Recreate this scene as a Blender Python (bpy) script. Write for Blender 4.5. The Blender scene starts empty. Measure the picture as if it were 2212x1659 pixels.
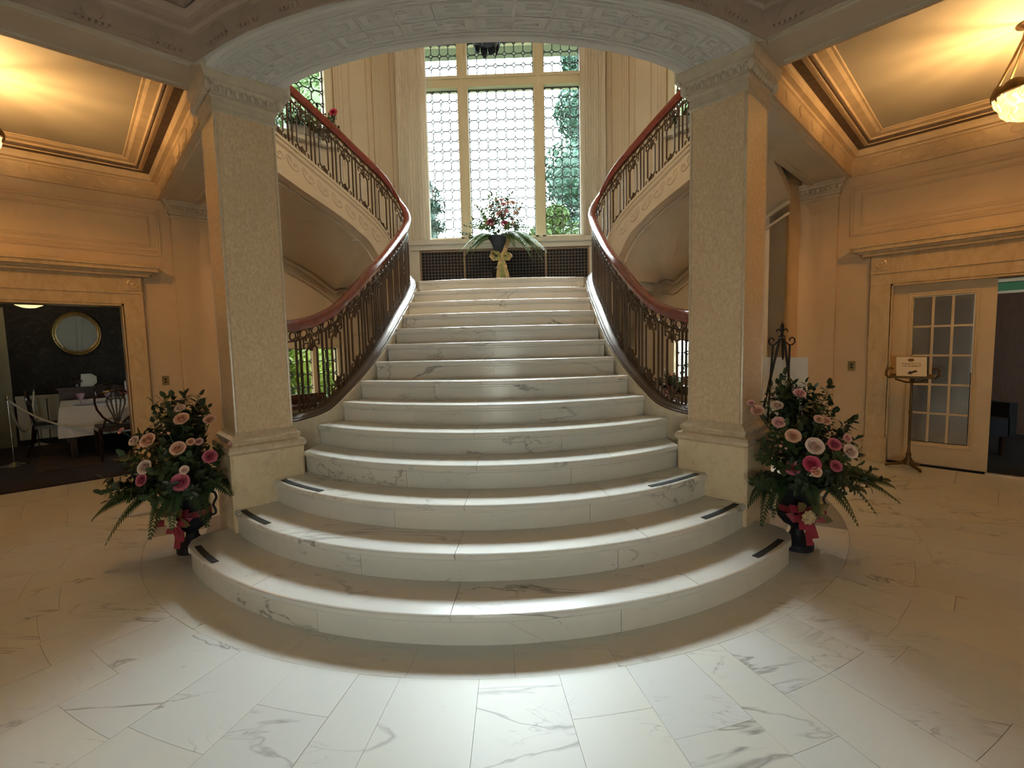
import bpy, bmesh, math, random
from mathutils import Vector, Matrix
SC = bpy.context.scene
COL = SC.collection
PI = math.pi
random.seed(7)

# ------------------------------------------------------------------ camera, sky, exposure
CAM_X, CAM_H, PITCH, YAW, ROLL, FPX = .2946, 1.4771, .08019, -.028095, .022817, 1000.0
def setup_camera():
    fwd = Vector((math.sin(YAW)*math.cos(PITCH), math.cos(YAW)*math.cos(PITCH), -math.sin(PITCH)))
    right = Vector((math.cos(YAW), -math.sin(YAW), 0))
    up = right.cross(fwd)
    r2 = right*math.cos(ROLL) - up*math.sin(ROLL)
    u2 = up*math.cos(ROLL) + right*math.sin(ROLL)
    cam = bpy.data.cameras.new('camera')
    cam.sensor_fit = 'HORIZONTAL'; cam.sensor_width = 36.0; cam.lens = FPX/2212*36.0
    cam.clip_start = .05; cam.clip_end = 300
    o = bpy.data.objects.new('camera', cam); COL.objects.link(o)
    m = Matrix((r2, u2, -fwd)).transposed().to_4x4()
    m.translation = Vector((CAM_X, 0, CAM_H))
    o.matrix_world = m
    SC.camera = o
setup_camera()

SKY_STRENGTH = 12.0
SKY_COLOR = (.80, .94, 1.0)
LAMP_COLOR = (1.0, .62, .26)
EXPOSURE = 0.15
SC.view_settings.view_transform = 'Standard'
SC.view_settings.look = 'None'
SC.view_settings.exposure = EXPOSURE
SC.view_settings.gamma = 1.0
SC.view_settings.use_curve_mapping = False
w = bpy.data.worlds.new('overcast_sky'); SC.world = w
w.use_nodes = True
bg = w.node_tree.nodes['Background']
bg.inputs[0].default_value = (*SKY_COLOR, 1); bg.inputs[1].default_value = SKY_STRENGTH
sun = bpy.data.lights.new('veiled_sun', 'SUN'); sun.energy = 24.0; sun.angle = math.radians(32); sun.color = (.86, .96, 1.0)
so = bpy.data.objects.new('veiled_sun', sun); COL.objects.link(so); so.rotation_euler = (-math.radians(40), 0, 0)   # bright patch of cloud beyond the great window
SC.cycles.max_bounces = 5; SC.cycles.diffuse_bounces = 3; SC.cycles.glossy_bounces = 2
SC.cycles.transparent_max_bounces = 10; SC.cycles.transmission_bounces = 4
SC.cycles.caustics_reflective = False; SC.cycles.caustics_refractive = False
SC.cycles.sample_clamp_indirect = 4.0
SC.cycles.use_denoising = True; SC.cycles.light_sampling_threshold = .03
SC.cycles.use_adaptive_sampling = True; SC.cycles.adaptive_threshold = .15; SC.cycles.adaptive_min_samples = 10

def portal(name, loc, normal, sx, sy):
    l = bpy.data.lights.new(name, 'AREA'); l.shape = 'RECTANGLE'; l.size = sx; l.size_y = sy
    l.cycles.is_portal = True
    o = bpy.data.objects.new(name, l); COL.objects.link(o)
    o.location = loc
    n = Vector(normal).normalized()
    z = -n; x = Vector((0, 0, 1)).cross(z).normalized(); y = z.cross(x)
    o.matrix_world = Matrix((x, y, z)).transposed().to_4x4()
    o.location = loc
    return o
S2 = math.sqrt(.5)
def XY(s, p, q): return (s*(p-q)/2, (p+q)/2)      # p: outwards through the slanted walls, q: along them
portal('daylight_portal', (0, 7.78, 4.8), (0, -1, 0), 2.6, 3.2)
for s in (-1, 1):
    x, y = XY(s, 9.5, 3.8); portal('daylight_portal', (x, y, 5.3), (-s, -1, 0), .9, 1.7)
    x, y = XY(s, 9.5, 3.65); portal('daylight_portal', (x, y, 1.15), (-s, -1, 0), 1.08, .85)
portal('daylight_portal', (0, -3.12, .85), (0, 1, 0), 1.3, 1.5)  # added glazing behind the camera
x, y = XY(-1, 13.0, 3.35); portal('daylight_portal', (x, y, 1.6), (-1, -1, 0), 1.4, 1.5)   # dining room window

# ------------------------------------------------------------------ materials
MATS = {}
class N:
    """small node-tree helper"""
    def __init__(s, name):
        m = bpy.data.materials.new(name); m.use_nodes = True
        s.m = m; s.t = m.node_tree; s.n = s.t.nodes; s.l = s.t.links
        s.b = s.n['Principled BSDF']; s.out = s.n['Material Output']
        MATS[name] = m
    def a(s, typ, **kw):
        n = s.n.new(typ)
        for k, v in kw.items():
            if k.startswith('i_'):
                key = k[2:]
                key = int(key) if key.isdigit() else key.replace('_', ' ')
                if hasattr(v, 'is_linked') or hasattr(v, 'links'): s.l.new(v, n.inputs[key])
                else: n.inputs[key].default_value = v
            else: setattr(n, k, v)
        return n
    def coord(s, kind='Object', scale=(1, 1, 1), rnd=0.0):
        tc = s.a('ShaderNodeTexCoord')
        mp = s.a('ShaderNodeMapping'); mp.inputs['Scale'].default_value = scale
        s.l.new(tc.outputs[kind], mp.inputs['Vector'])
        if rnd:
            oi = s.a('ShaderNodeObjectInfo')
            mu = s.a('ShaderNodeMath', operation='MULTIPLY', i_0=oi.outputs['Random'], i_1=rnd)
            cb = s.a('ShaderNodeCombineXYZ', i_0=mu.outputs[0], i_1=mu.outputs[0], i_2=mu.outputs[0])
            s.l.new(cb.outputs[0], mp.inputs['Location'])
        return mp.outputs[0]
    def noise(s, vec, scale, detail=4, rough=.5, dist=0.0, out=0):
        n = s.a('ShaderNodeTexNoise'); s.l.new(vec, n.inputs['Vector'])
        n.inputs['Scale'].default_value = scale; n.inputs['Detail'].default_value = detail
        n.inputs['Roughness'].default_value = rough; n.inputs['Distortion'].default_value = dist
        return n.outputs[out]
    def ramp(s, fac, stops, interp='LINEAR'):
        r = s.a('ShaderNodeValToRGB'); r.color_ramp.interpolation = interp
        el = r.color_ramp.elements
        while len(el) < len(stops): el.new(.5)
        for e, (p, c) in zip(el, stops):
            e.position = p; e.color = (*c, 1) if len(c) == 3 else c
        s.l.new(fac, r.inputs[0]); return r.outputs[0]
    def mix(s, fac, a, b, blend='MIX'):
        n = s.a('ShaderNodeMix', data_type='RGBA', blend_type=blend)
        for key, v in ((0, fac), (6, a), (7, b)):
            if hasattr(v, 'links'): s.l.new(v, n.inputs[key])
            elif isinstance(v, (int, float)): n.inputs[key].default_value = v
            else: n.inputs[key].default_value = (*v, 1)
        return n.outputs[2]
    def math(s, op, a, b=0.0):
        n = s.a('ShaderNodeMath', operation=op)
        for i, v in enumerate((a, b)):
            if hasattr(v, 'links'): s.l.new(v, n.inputs[i])
            else: n.inputs[i].default_value = v
        return n.outputs[0]
    def base(s, c):
        if hasattr(c, 'links'): s.l.new(c, s.b.inputs['Base Color'])
        else: s.b.inputs['Base Color'].default_value = (*c, 1)
    def set(s, **kw):
        for k, v in kw.items(): s.b.inputs[k.replace('_', ' ')].default_value = v
    def bump(s, h, strength=.3, dist=.01):
        b = s.a('ShaderNodeBump'); b.inputs['Strength'].default_value = strength
        b.inputs['Distance'].default_value = dist
        s.l.new(h, b.inputs['Height']); s.l.new(b.outputs[0], s.b.inputs['Normal'])

def veins(n, vec, scale, width, detail=5, dist=1.2):
    nz = n.noise(vec, scale, detail, .55, dist)
    d = n.math('ABSOLUTE', n.math('SUBTRACT', nz, .5))
    return n.ramp(d, [(0, (1, 1, 1)), (width*.35, (.6, .6, .6)), (width, (0, 0, 0))])

def m_marble(name, tint=(.80, .78, .73), tint2=(.70, .69, .66), rough=.16, rnd=37.0, vein=.75, coat=.0):
    n = N(name); v = n.coord('Object', (1, 1, 1), rnd)
    vs = n.coord('Object', (.55, 1.7, 1.5), rnd); vs.node.inputs['Rotation'].default_value = (.35, .3, .75)
    cloud = n.noise(v, 1.7, 3, .55, .4)
    oi = n.a('ShaderNodeObjectInfo').outputs['Random']
    warm = n.mix(n.ramp(oi, [(.0, (0, 0, 0)), (.45, (.25, .25, .25)), (.5, (.9, .9, .9)), (1, (1, 1, 1))]), tint, (tint[0]*1.02, tint[1]*.985, tint[2]*.90))
    dk = n.math('MULTIPLY', n.math('FRACT', n.math('MULTIPLY', oi, 7.31)), .5)
    warm = n.mix(dk, warm, tuple(.82*t_ for t_ in tint))
    c = n.mix(n.ramp(cloud, [(.38, (0, 0, 0)), (.75, (1, 1, 1))]), warm, tint2)
    mask = n.ramp(n.noise(v, .9, 2, .5), [(.50, (0, 0, 0)), (.62, (1, 1, 1))])
    v1 = n.math('MULTIPLY', veins(n, vs, 1.3, .014, 5, 1.0), mask)
    mask2 = n.ramp(n.noise(v, 2.6, 2, .5), [(.55, (0, 0, 0)), (.68, (1, 1, 1))])
    v2 = n.math('MULTIPLY', veins(n, vs, 3.6, .013, 4, 1.2), mask2)
    vv = n.math('MINIMUM', n.math('ADD', n.math('MULTIPLY', v1, vein), n.math('MULTIPLY', v2, vein*.7)), 1.0)
    c = n.mix(vv, c, (.23, .22, .215))
    n.base(c)
    n.set(IOR=1.5, Roughness=rough)
    return n.m

def m_speckle(name, a, b, c, scale=24, rough=.28, stretch=(1, 1, .45), vein=None):
    n = N(name); v = n.coord('Object', stretch)
    f = n.noise(v, scale, 6, .62, .5)
    col = n.ramp(f, [(.32, b), (.5, a), (.68, c)])
    big = n.noise(n.coord('Object'), 2.2, 3, .5)
    col = n.mix(n.ramp(big, [(.35, (0, 0, 0)), (.75, (.35, .35, .35))]), col, b)
    if vein:
        vv = n.math('MULTIPLY', veins(n, n.coord('Object'), 5.0, .010, 4, 1.2), .5)
        col = n.mix(vv, col, vein)
    n.base(col); n.set(Roughness=rough)
    return n.m

def m_plain(name, col, rough=.5, metal=0.0, var=.06, scale=6.0, bump=0.0, **kw):
    n = N(name); v = n.coord('Object')
    f = n.noise(v, scale, 4, .55)
    c = n.ramp(f, [(.3, tuple(max(0, x*(1-var)) for x in col)), (.7, tuple(min(1, x*(1+var)) for x in col))])
    n.base(c); n.set(Roughness=rough, Metallic=metal)
    for k, x in kw.items(): n.b.inputs[k.replace('_', ' ')].default_value = x
    if bump: n.bump(n.noise(v, scale*9, 3), bump, .004)
    return n.m

def m_wood(name, a, b, rough=.25, scale=(14, 14, 1.6), coat=0.3):
    n = N(name); v = n.coord('Object', scale)
    f = n.noise(v, 2.0, 5, .6, 1.2)
    n.base(n.ramp(f, [(.3, a), (.7, b)])); n.set(Roughness=rough)
    n.b.inputs['Coat Weight'].default_value = coat; n.b.inputs['Coat Roughness'].default_value = .12
    return n.m

def m_glass(name, tint=(.93, .98, .96), gloss=.06, rough=.05, wavy=0.0):
    n = N(name); n.n.remove(n.b)
    tr = n.a('ShaderNodeBsdfTransparent'); tr.inputs[0].default_value = (*tint, 1)
    gl = n.a('ShaderNodeBsdfGlossy'); gl.inputs['Roughness'].default_value = rough
    if wavy:
        b = n.a('ShaderNodeBump'); b.inputs['Strength'].default_value = wavy
        n.l.new(n.noise(n.coord('Object', (1, 1, 1), 9.0), 14, 2), b.inputs['Height'])
        n.l.new(b.outputs[0], gl.inputs['Normal'])
    mx = n.a('ShaderNodeMixShader'); mx.inputs[0].default_value = gloss
    n.l.new(tr.outputs[0], mx.inputs[1]); n.l.new(gl.outputs[0], mx.inputs[2])
    n.l.new(mx.outputs[0], n.out.inputs[0])
    return n.m

def m_emit(name, col, strength, col2=None, scale=8):
    n = N(name)
    if col2:
        c = n.ramp(n.noise(n.coord('Object'), scale, 2), [(.35, col), (.65, col2)])
        n.l.new(c, n.b.inputs['Emission Color'])
    else: n.b.inputs['Emission Color'].default_value = (*col, 1)
    n.base(col); n.b.inputs['Emission Strength'].default_value = strength
    n.set(Roughness=.4)
    return n.m

def m_leaf(name, a, b, rough=.45, trans=.0):
    n = N(name)
    oi = n.a('ShaderNodeObjectInfo').outputs['Random']
    f = n.math('ADD', n.math('MULTIPLY', oi, .5), n.math('MULTIPLY', n.noise(n.coord('Object'), 7, 2), .5))
    n.base(n.ramp(f, [(.2, a), (.8, b)])); n.set(Roughness=rough)
    if trans: n.b.inputs['Subsurface Weight'].default_value = 0.0
    return n.m

m_marble('marble_step', (.83, .81, .765), (.77, .755, .725), .26, 37.0, .85)
m_marble('marble_floor', (.79, .80, .77), (.72, .735, .725), .42, 53.0, .75)
m_marble('marble_sill', (.80, .76, .68), (.70, .66, .60), .2, 11.0, .4)
m_plain('grout', (.40, .38, .35), .8)
m_speckle('marble_shaft', (.80, .59, .38), (.69, .49, .30), (.90, .72, .50), 62, .22, (1, 1, .6))
m_speckle('marble_base', (.72, .57, .40), (.62, .48, .33), (.80, .66, .50), 20, .25, (1, 1, 1))
m_speckle('marble_plinth', (.88, .70, .47), (.82, .63, .40), (.92, .76, .53), 9, .2, (1, 1, 1), (.46, .37, .25))
m_speckle('marble_doorcase', (.66, .51, .32), (.58, .43, .25), (.72, .58, .39), 16, .16, (1, 1, .5), (.50, .37, .22))
m_speckle('stone_string', (.70, .61, .47), (.64, .55, .41), (.75, .66, .52), 13, .3, (1, 1, 1))
m_plain('paint_wall', (.68, .52, .34), .48, var=.035, scale=3)
m_plain('paint_stairhall', (.66, .555, .425), .5, var=.03, scale=3)
m_plain('plaster_beam', (.62, .55, .44), .6, var=.04, scale=4)
m_plain('plaster_gilded', (.66, .48, .28), .5, var=.10, scale=9)
m_plain('brown_band', (.10, .06, .038), .6, var=.4, scale=22)
m_plain('plaster_arch', (.70, .68, .65), .6, var=.02, scale=4)
m_plain('plaster_hall', (.46, .35, .28), .6, var=.06, scale=5)
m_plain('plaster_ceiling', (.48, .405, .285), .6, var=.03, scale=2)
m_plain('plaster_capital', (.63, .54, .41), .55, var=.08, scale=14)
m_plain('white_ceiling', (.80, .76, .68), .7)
m_wood('mahogany', (.165, .030, .017), (.27, .055, .03), .22, (6, 6, 6), .5)
m_plain('bronze', (.105, .066, .042), .38, .55, .18, 18)
m_plain('bronze_base', (.10, .068, .048), .36, .4, .1, 8)
m_plain('black_iron', (.012, .013, .016), .45, .3, .1)
m_plain('black_urn', (.012, .013, .022), .55, 0, .15, 9)
m_plain('lead', (.045, .055, .055), .5, .3, .1)
m_plain('window_paint', (.74, .67, .50), .4, var=.02)
m_plain('door_paint', (.70, .56, .36), .35, var=.03)
m_plain('cream_paint', (.78, .74, .62), .45, var=.02)
m_glass('leaded_glass', (.95, .99, .975), .05, .08, .25)
m_glass('warm_fill_pane', (1.0, .95, .86), .05, .1)  # warm tint for the light of the added glazing behind the camera
m_glass('grey_pane', (.55, .56, .56), .05, .1)
m_glass('transom_glass', (.050, .078, .052), .04, .2)
m_plain('casing_paint', (.34, .31, .20), .5)
m_glass('door_glass', (.50, .42, .32), .42, .22, .12)
n = N('curtain_cloth')
cc = n.ramp(n.noise(n.coord('Object'), 20, 4), [(.3, (.92, .87, .77)), (.7, (.96, .92, .83))]); n.base(cc); n.set(Roughness=.8)
tl = n.a('ShaderNodeBsdfTranslucent'); n.l.new(cc, tl.inputs[0]); mx = n.a('ShaderNodeMixShader'); mx.inputs[0].default_value = .12
n.l.new(n.b.outputs[0], mx.inputs[1]); n.l.new(tl.outputs[0], mx.inputs[2]); n.l.new(mx.outputs[0], n.out.inputs[0])
m_plain('grille_metal', (.085, .07, .065), .5, .4, .1, 20)
m_plain('grille_frame', (.30, .20, .13), .45, .3, .1)
m_plain('void_dark', (.010, .009, .009), .9)
m_plain('grip_black', (.030, .030, .030), .85, bump=.4, scale=40)
m_plain('carpet_plum', (.030, .023, .026), .95, bump=.5, scale=30)
m_plain('carpet_blue', (.006, .009, .016), .95, bump=.5, scale=30)
m_plain('rug_pattern', (.055, .035, .028), .95, var=.6, scale=9)
m_plain('gilt', (.36, .24, .09), .35, .8, .25, 20)
m_plain('brass_dark', (.16, .10, .045), .4, .8, .25, 20)
m_plain('chrome', (.65, .63, .58), .15, 1.0, .02)
m_plain('silver', (.35, .33, .30), .3, .9, .3, 30)
m_wood('dark_wood', (.020, .009, .006), (.042, .018, .011), .22)
m_wood('brown_door', (.050, .017, .006), (.085, .030, .011), .4, coat=.1)
m_wood('sideboard_wood', (.035, .011, .007), (.060, .018, .010), .35, coat=.15)
m_plain('linen', (.80, .80, .80), .8, var=.02)
m_plain('card_white', (.76, .72, .64), .7, var=.01)
m_plain('board_white', (.92, .90, .86), .5, var=.01)
m_plain('sign_paper', (.84, .74, .58), .6, var=.01)
m_plain('ink', (.035, .018, .012), .6)
m_plain('ink_brown', (.16, .10, .04), .6)
m_plain('china', (.82, .80, .80), .2, var=.01)
m_plain('pink_glass', (.62, .40, .52), .1, var=.05)
m_plain('candle_wax', (.90, .88, .84), .5, var=.01)
m_plain('switch_brass', (.30, .22, .10), .4, .7, .15)
m_plain('rope_cream', (.66, .60, .46), .8, var=.12, scale=60)
m_plain('ribbon_red', (.34, .032, .060), .4, var=.25, scale=12)
m_plain('ribbon_gold', (.46, .33, .15), .5, var=.45, scale=26)
m_plain('ribbon_green', (.26, .28, .09), .5, var=.3, scale=16)
m_plain('burlap_flower', (.60, .46, .26), .8, var=.3, scale=30)
m_plain('dry_leaf', (.17, .12, .045), .5, var=.4, scale=14)
m_plain('pewter', (.075, .085, .10), .45, .4, .4, 26)
m_plain('outdoor_stone', (.55, .53, .48), .8)
m_leaf('leaf_dark', (.012, .026, .013), (.032, .060, .026))
m_leaf('leaf_mid', (.022, .050, .018), (.055, .105, .038))
m_leaf('fern_green', (.022, .052, .016), (.055, .11, .035))
m_leaf('fern_light', (.085, .15, .04), (.16, .26, .075))
def m_petal(name, deep, light):
    n = N(name)
    tc = n.a('ShaderNodeTexCoord'); sx = n.a('ShaderNodeSeparateXYZ'); n.l.new(tc.outputs['Object'], sx.inputs[0])
    r = n.math('SQRT', n.math('ADD', n.math('MULTIPLY', sx.outputs[0], sx.outputs[0]), n.math('MULTIPLY', sx.outputs[1], sx.outputs[1])))
    f = n.math('ADD', n.math('MULTIPLY', r, .75), n.math('MULTIPLY', n.noise(tc.outputs['Object'], 4, 2), .25))
    n.base(n.ramp(f, [(.12, deep), (.75, light)])); n.set(Roughness=.65)
m_petal('petal_peach', (.72, .30, .16), (.88, .56, .42))
m_petal('petal_pink', (.70, .26, .26), (.88, .54, .52))
m_petal('petal_rose', (.38, .03, .08), (.72, .18, .26))
m_petal('petal_cream', (.74, .44, .32), (.92, .72, .62))
m_petal('petal_red', (.40, .01, .06), (.74, .10, .20))
m_plain('stem_pale', (.40, .44, .25), .5)
m_leaf('tree_conifer', (.020, .052, .042), (.048, .105, .082))
m_leaf('tree_dark', (.022, .058, .044), (.055, .12, .08))
m_leaf('tree_light', (.05, .10, .024), (.10, .16, .045))
m_leaf('tree_lime', (.13, .20, .022), (.26, .34, .05))
m_plain('bark', (.05, .035, .025), .9)
m_plain('lawn', (.025, .045, .012), .9, var=.3)
m_plain('eave_green', (.16, .18, .13), .8, var=.03)

# wallpaper: dark ground with a foliage print
n = N('wallpaper'); v = n.coord('Object')
f = n.noise(v, 7, 6, .7, 1.6)
n.base(n.ramp(f, [(.40, (.0045, .0038, .0034)), (.52, (.012, .0095, .0075)), (.66, (.045, .033, .021))])); n.set(Roughness=.7)
# mirror
n = N('mirror_glass'); n.base((.85, .84, .80)); n.set(Metallic=1.0, Roughness=.03)
# lamp glass: a glowing amber bowl
m_emit('lamp_bowl', (1.0, .62, .24), 1.15, (1.0, .76, .42), 22)
m_emit('lamp_bowl_white', (1.0, .74, .30), 1.5)

# ------------------------------------------------------------------ geometry helpers
def V(*a): return Vector(a)
class MB:
    def __init__(s): s.v = []; s.f = []
    def add(s, vs, fs):
        k = len(s.v); s.v += [tuple(x) for x in vs]; s.f += [tuple(i+k for i in f) for f in fs]
        return s
    def hexa(s, b, t):
        """b, t: 4 bottom and 4 top points"""
        return s.add(list(b)+list(t), [(3, 2, 1, 0), (4, 5, 6, 7), (0, 1, 5, 4), (1, 2, 6, 5), (2, 3, 7, 6), (3, 0, 4, 7)])
    def box(s, x0, x1, y0, y1, z0, z1):
        c = [(x0, y0), (x1, y0), (x1, y1), (x0, y1)]
        return s.hexa([(x, y, z0) for x, y in c], [(x, y, z1) for x, y in c])
    def pq(s, sd, p0, p1, q0, q1, z0, z1):
        c = [XY(sd, p0, q0), XY(sd, p1, q0), XY(sd, p1, q1), XY(sd, p0, q1)]
        return s.hexa([(x, y, z0) for x, y in c], [(x, y, z1) for x, y in c])
    def prism(s, pts, z0, z1):
        n = len(pts)
        vs = [(x, y, z0) for x, y in pts]+[(x, y, z1) for x, y in pts]
        fs = [tuple(range(n-1, -1, -1)), tuple(range(n, 2*n))]
        fs += [(i, (i+1) % n, n+(i+1) % n, n+i) for i in range(n)]
        return s.add(vs, fs)
    def loft(s, rings, caps=True, closed=False):
        n = len(rings[0]); m = len(rings); k = len(s.v); s.v += [tuple(p) for r in rings for p in r]
        for j in range(m if closed else m-1):
            a = k+j*n; b = k+((j+1) % m)*n
            for i in range(n): s.f.append((a+i, a+(i+1) % n, b+(i+1) % n, b+i))
        if caps and not closed:
            s.f.append(tuple(k+i for i in range(n-1, -1, -1))); s.f.append(tuple(k+(m-1)*n+i for i in range(n)))
        return s
    def grid(s, rows):
        """open sheet of quads"""
        n = len(rows[0]); k = len(s.v); s.v += [tuple(p) for r in rows for p in r]
        for j in range(len(rows)-1):
            for i in range(n-1):
                a = k+j*n+i; s.f.append((a, a+1, a+n+1, a+n))
        return s
    def tube(s, pts, r, n=6, closed=False, flat=1.0, up=None):
        pts = [Vector(p) for p in pts]; m = len(pts); rings = []
        rr = r if hasattr(r, '__len__') else [r]*m
        ref = Vector(up) if up else None
        prevx = None
        for i, p in enumerate(pts):
            if closed: t = pts[(i+1) % m]-pts[i-1]
            else: t = pts[min(i+1, m-1)]-pts[max(i-1, 0)]
            t = t.normalized() if t.length > 1e-9 else Vector((0, 0, 1))
            if ref is not None: x = ref.cross(t)
            elif prevx is not None: x = prevx-t*prevx.dot(t)
            else: x = (Vector((0, 0, 1)) if abs(t.z) < .9 else Vector((1, 0, 0))).cross(t)
            if x.length < 1e-6: x = Vector((1, 0, 0)).cross(t)
            if x.length < 1e-6: x = Vector((0, 1, 0)).cross(t)
            x.normalize(); prevx = x; y = t.cross(x)
            a0 = PI/4 if n == 4 else 0
            rings.append([p+x*math.cos(a0+2*PI*j/n)*rr[i]+y*math.sin(a0+2*PI*j/n)*rr[i]*flat for j in range(n)])
        return s.loft(rings, True, closed)
    def lathe(s, prof, n=24, c=(0, 0, 0)):
        rings = [[(c[0]+r*math.cos(2*PI*j/n), c[1]+r*math.sin(2*PI*j/n), c[2]+z) for j in range(n)] for r, z in prof]
        return s.loft(rings)
    def ell(s, c, rx, ry, rz, n=8, m=5):
        return s.lathe2([(math.sin(PI*i/m), -math.cos(PI*i/m)) for i in range(m+1)], c, rx, ry, rz, n)
    def lathe2(s, prof, c, rx, ry, rz, n):
        rings = [[(c[0]+max(r, .02)*rx*math.cos(2*PI*j/n), c[1]+max(r, .02)*ry*math.sin(2*PI*j/n), c[2]+z*rz) for j in range(n)] for r, z in prof]
        return s.loft(rings)
    def sweep(s, path, prof, closed=False, caps=True):
        """profile (d to the left of the path, z) mitred along a plan path (x, y[, dz])"""
        m = len(path); rings = []
        for i in range(m):
            p = Vector(path[i][:2]); dz = path[i][2] if len(path[i]) > 2 else 0
            a = Vector(path[i-1][:2]) if (i > 0 or closed) else None
            b = Vector(path[(i+1) % m][:2]) if (i < m-1 or closed) else None
            d0 = (p-a).normalized() if a is not None else (b-p).normalized()
            d1 = (b-p).normalized() if b is not None else d0
            n0 = Vector((-d0.y, d0.x)); n1 = Vector((-d1.y, d1.x))
            nn = (n0+n1); nn = nn/max(nn.length_squared, 1e-6)*2 if nn.length > 1e-4 else n0
            rings.append([(p.x+nn.x*d, p.y+nn.y*d, z+dz) for d, z in prof])
        return s.loft(rings, caps, closed)
    def xform(s, M, k0=0):
        for i in range(k0, len(s.v)): s.v[i] = tuple(M @ Vector(s.v[i]))
        return s
    def mesh(s, name, smooth=False, recalc=True, angle=40):
        me = bpy.data.meshes.new(name)
        me.from_pydata(s.v, [], s.f)
        if recalc:
            bm = bmesh.new(); bm.from_mesh(me)
            bmesh.ops.recalc_face_normals(bm, faces=bm.faces); bm.to_mesh(me); bm.free()
        if smooth:
            me.polygons.foreach_set('use_smooth', [True]*len(me.polygons))
            try: me.set_sharp_from_angle(angle=math.radians(angle))
            except Exception: pass
        return me
    def obj(s, name, mat, parent=None, smooth=False, recalc=True, loc=None, angle=40):
        return link(name, s.mesh(name, smooth, recalc, angle), mat, parent, loc)

def link(name, me, mat=None, parent=None, loc=None):
    o = bpy.data.objects.new(name, me); COL.objects.link(o)
    if mat and not me.materials: me.materials.append(MATS[mat])
    elif mat and me.materials[0] != MATS[mat]:
        o.material_slots[0].link = 'OBJECT'; o.material_slots[0].material = MATS[mat]
    if loc is not None: o.location = loc
    if parent is not None: par(o, parent)
    return o
def world(o):
    m = o.matrix_basis
    return world(o.parent) @ o.matrix_parent_inverse @ m if o.parent is not None else m.copy()
def par(o, parent):
    """parent while keeping the child's numbers in world space"""
    inv = world(parent).inverted()
    o.parent = parent; o.matrix_parent_inverse = inv
def tag(o, label=None, cat=None, group=None, kind=None):
    if label: o['label'] = label
    if cat: o['category'] = cat
    if group: o['group'] = group
    if kind: o['kind'] = kind
    return o
def thing(name, label, cat, loc=(0, 0, 0), group=None, rotz=0):
    o = bpy.data.objects.new(name, None); COL.objects.link(o); o.location = loc; o.rotation_euler = (0, 0, rotz)
    o.empty_display_size = .1
    o.matrix_basis = Matrix.Translation(loc) @ Matrix.Rotation(rotz, 4, 'Z')
    return tag(o, label, cat, group)
def struct(o, label=None):
    o['kind'] = 'structure'
    if label: o['label'] = label
    return o
def interp(tab, x):
    if x <= tab[0][0]: return tab[0][1]
    for (a, u), (b, v) in zip(tab, tab[1:]):
        if x <= b: return u+(v-u)*(x-a)/(b-a)
    return tab[-1][1]
SIDE = {-1: 'left', 1: 'right'}

# ------------------------------------------------------------------ plan constants
RI = .17; D1 = 2.159; TR = .3063; LAND = 14*RI
WALL_P = 10.2; OBL_P = 9.35; WIN_Y = 7.7
CC = (1.825, 3.572)            # column centre
UP = 4.15                      # upper floor level
TOP = 6.7                      # stair hall ceiling
STEP = {1: (2.027, 3.0), 2: (1.823, 3.207), 3: (1.64, 3.406), 4: (1.489, 3.616), 5: (1.483, 3.885), 6: (1.345, 4.085),
        7: (1.25, 4.30), 8: (1.162, 4.50), 9: (1.11, 4.73), 10: (1.10, 5.02), 11: (1.10, 5.32), 12: (1.10, 5.63), 13: (1.10, 5.94), 14: (1.10, 6.25)}
def step_y(k, x):
    """plan curve of the front edge of step k"""
    w, ye = STEP[k]; yc = D1+(k-1)*TR; sg = ye-yc
    R = (w*w+sg*sg)/(2*sg)
    return yc+R-math.sqrt(max(R*R-x*x, 0))

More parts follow.
